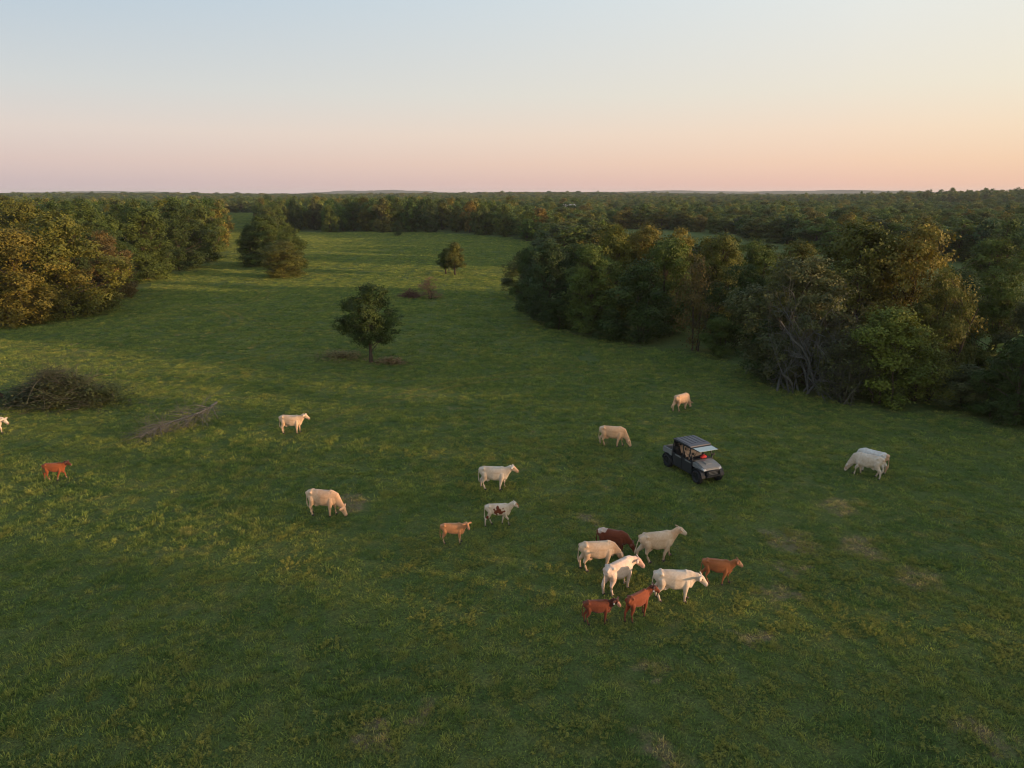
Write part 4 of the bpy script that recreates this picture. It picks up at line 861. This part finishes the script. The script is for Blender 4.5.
    for nm, x0 in (('front', -.02), ('rear', -.90)):
        part('seat_base', lambda bm: box(bm, x0, x0 + .50, -.64, .64, .60, .86), m_seat, e, .04)
        part('backrest', lambda bm: prism(bm, [(x0 - .02, .84), (x0 - .10, 1.42), (x0 + .02, 1.45), (x0 + .12, .84)], -.62, .62), m_seat, e, .03)
        for yy in (-.40, .0, .40): part('headrest', lambda bm: box(bm, x0 - .11, x0 + .0, yy - .12, yy + .12, 1.46, 1.62), m_seat, e, .03)
    part('dashboard', lambda bm: prism(bm, [(.55, .95), (.58, 1.12), (.70, 1.17), (.90, 1.17), (.90, .90)], -.66, .66), m_dark, e, .02)
    T = Tubes(6); an = np.linspace(0, 2 * math.pi, 21); T.add(np.column_stack([.44 + .07 * np.sin(an), .36 + .18 * np.cos(an), 1.16 + .16 * np.sin(an)]), [.016] * 21); sw = link_mesh('steering_wheel', T.mesh('steering_wheel', m_dark), e)
    tube_part('steering_column', [(.44, .36, 1.16), (.62, .36, 1.04)], .025, m_dark, sw)
    for sx in (1, -1):
        for s_ in (-1, 1):
            wx, wy = sx * WB, s_ * .69
            prof = [(.215, -.11), (.30, -.135), (.338, -.115), (RW, -.06), (RW, .06), (.338, .115), (.30, .135), (.215, .11)]; k_ = 30; V = []; F = []
            for i in range(k_):
                a = 2 * math.pi * i / k_; V += [(q * math.sin(a), yy, q * math.cos(a)) for q, yy in prof]
            m_ = len(prof)
            for i in range(k_):
                for j in range(m_): F.append((i * m_ + j, i * m_ + (j + 1) % m_, ((i + 1) % k_) * m_ + (j + 1) % m_, ((i + 1) % k_) * m_ + j))
            w = empty('wheel', (wx, wy, RW)); w.parent = e
            link_mesh('tyre', mesh_np('tyre', V, F, m_tyre, smooth=False), w)
            def lugs(bm):
                for i in range(22):
                    a = 2 * math.pi * i / 22
                    for sd, off in ((-1, 0), (1, .14)):
                        n0 = len(bm.verts); box(bm, -.022, .022, sd * .01 if sd > 0 else -.115, .115 if sd > 0 else -.01, RW - .02, RW + .018); bm.verts.ensure_lookup_table()
                        bmesh.ops.rotate(bm, verts=bm.verts[n0:], cent=(0, 0, 0), matrix=Matrix.Rotation(a + off, 3, 'Y'))
            part('tread', lugs, m_tyre, w, 0)
            def rim(bm):
                r2 = bmesh.ops.create_cone(bm, cap_ends=True, segments=24, radius1=.215, radius2=.20, depth=.12); bmesh.ops.rotate(bm, verts=bm.verts, cent=(0, 0, 0), matrix=Matrix.Rotation(R(90), 3, 'X'))
                for i in range(5):
                    n0 = len(bm.verts); box(bm, -.03, .03, s_ * .055 - .03, s_ * .055 + .035, .03, .19); bm.verts.ensure_lookup_table(); bmesh.ops.rotate(bm, verts=bm.verts[n0:], cent=(0, 0, 0), matrix=Matrix.Rotation(2 * math.pi * i / 5, 3, 'Y'))
            part('rim', rim, m_rim, w, .004)
        tube_part('axle', [(sx * WB, -.6, RW), (sx * WB, .6, RW)], .035, m_dark, e)
        for s_ in (-1, 1): tube_part('shock_absorber', [(sx * WB, s_ * .48, .34), (sx * (WB - .05), s_ * .36, .86)], .03, m_dark, e)
    # a red cloth bag lying on the dashboard
    bag = empty('red_bag', C + Matrix.Rotation(hd, 3, 'Z') @ Vector((.80, .12, 1.185)), hd); tag(bag, 'small red cloth bag on the dashboard under the raised windscreen', 'bag')
    def bagm(bm):
        loft(bm, [(0, -.20, .06), (0, -.14, .08), (0, .0, .095), (0, .14, .08), (0, .20, .05)], [.06, .10, .11, .10, .05], [.05, .08, .095, .085, .045], (1, 0, 0), 12, 2.6)
    part('pouch', bagm, m_red, bag, 0, True)
    T = Tubes(6); an = np.linspace(0, math.pi, 9); T.add(np.column_stack([.02 + 0 * an, .09 * np.cos(an), .165 + .07 * np.sin(an)]), [.010] * 9); link_mesh('handle', T.mesh('handle', m_red), bag)
utility_vehicle()

# ------------------------------------------------------------------ far farmhouse among the trees
def farmhouse():
    m_wall = plain('white_siding', (.45, .44, .42), .8, var=.05); m_rf = plain('pale_metal_roof', (.36, .37, .39), .5, var=.06)
    yy = 556.0; P = Vector(((568.5 - 512) / FPX * (yy * math.cos(PITCH) + CAM_H * math.sin(PITCH)), yy, 0)); P.z = float(gz(P.x, P.y))
    e = empty('farmhouse', P, R(12)); tag(e, 'tiny white farmhouse with a pale roof among the distant trees', 'house')
    part('wall', lambda bm: box(bm, -4.5, 4.5, -4, 4, -.5, 5.0), m_wall, e, .02)
    part('roof', lambda bm: prism_x(bm, [(-4.6, 4.8), (0, 7.6), (4.6, 4.8), (4.4, 4.5), (-4.4, 4.5)], -4.9, 4.9), m_rf, e, .02)
    for xx in (-3.4, 0, 3.4): part('window', lambda bm: box(bm, xx - .55, xx + .55, -4.06, -3.98, 2.9, 4.2), m_win, e, .01)
    part('door', lambda bm: box(bm, -.5, .5, -4.06, -3.98, 0, 2.1), m_dark, e, .01)
def prism_x(bm, prof, x0, x1):
    a = [bm.verts.new((x0, y, z)) for y, z in prof]; b = [bm.verts.new((x1, y, z)) for y, z in prof]; n = len(prof); bm.faces.new(a); bm.faces.new(b[::-1])
    for i in range(n): bm.faces.new((a[i], b[i], b[(i + 1) % n], a[(i + 1) % n]))
farmhouse()

# ------------------------------------------------------------------ haze
def haze():
    m, t, out = new_mat('evening_haze'); v = N(t, 'ShaderNodeVolumePrincipled'); v.inputs['Color'].default_value = (.86, .90, .97, 1); v.inputs['Density'].default_value = 7.5e-5; v.inputs['Anisotropy'].default_value = .1
    t.links.new(v.outputs[0], out.inputs['Volume'])
    bm = bmesh.new(); bmesh.ops.create_cube(bm, size=1); me = bpy.data.meshes.new('haze'); bm.to_mesh(me); bm.free(); me.materials.append(m)
    o = link_mesh('haze', me); o.scale = (18400, 18400, 47); o.location = (0, 40, 47 / 2 - 2.5); tag(o, 'thin bluish evening haze over the far woods', 'haze', kind='stuff')
haze()
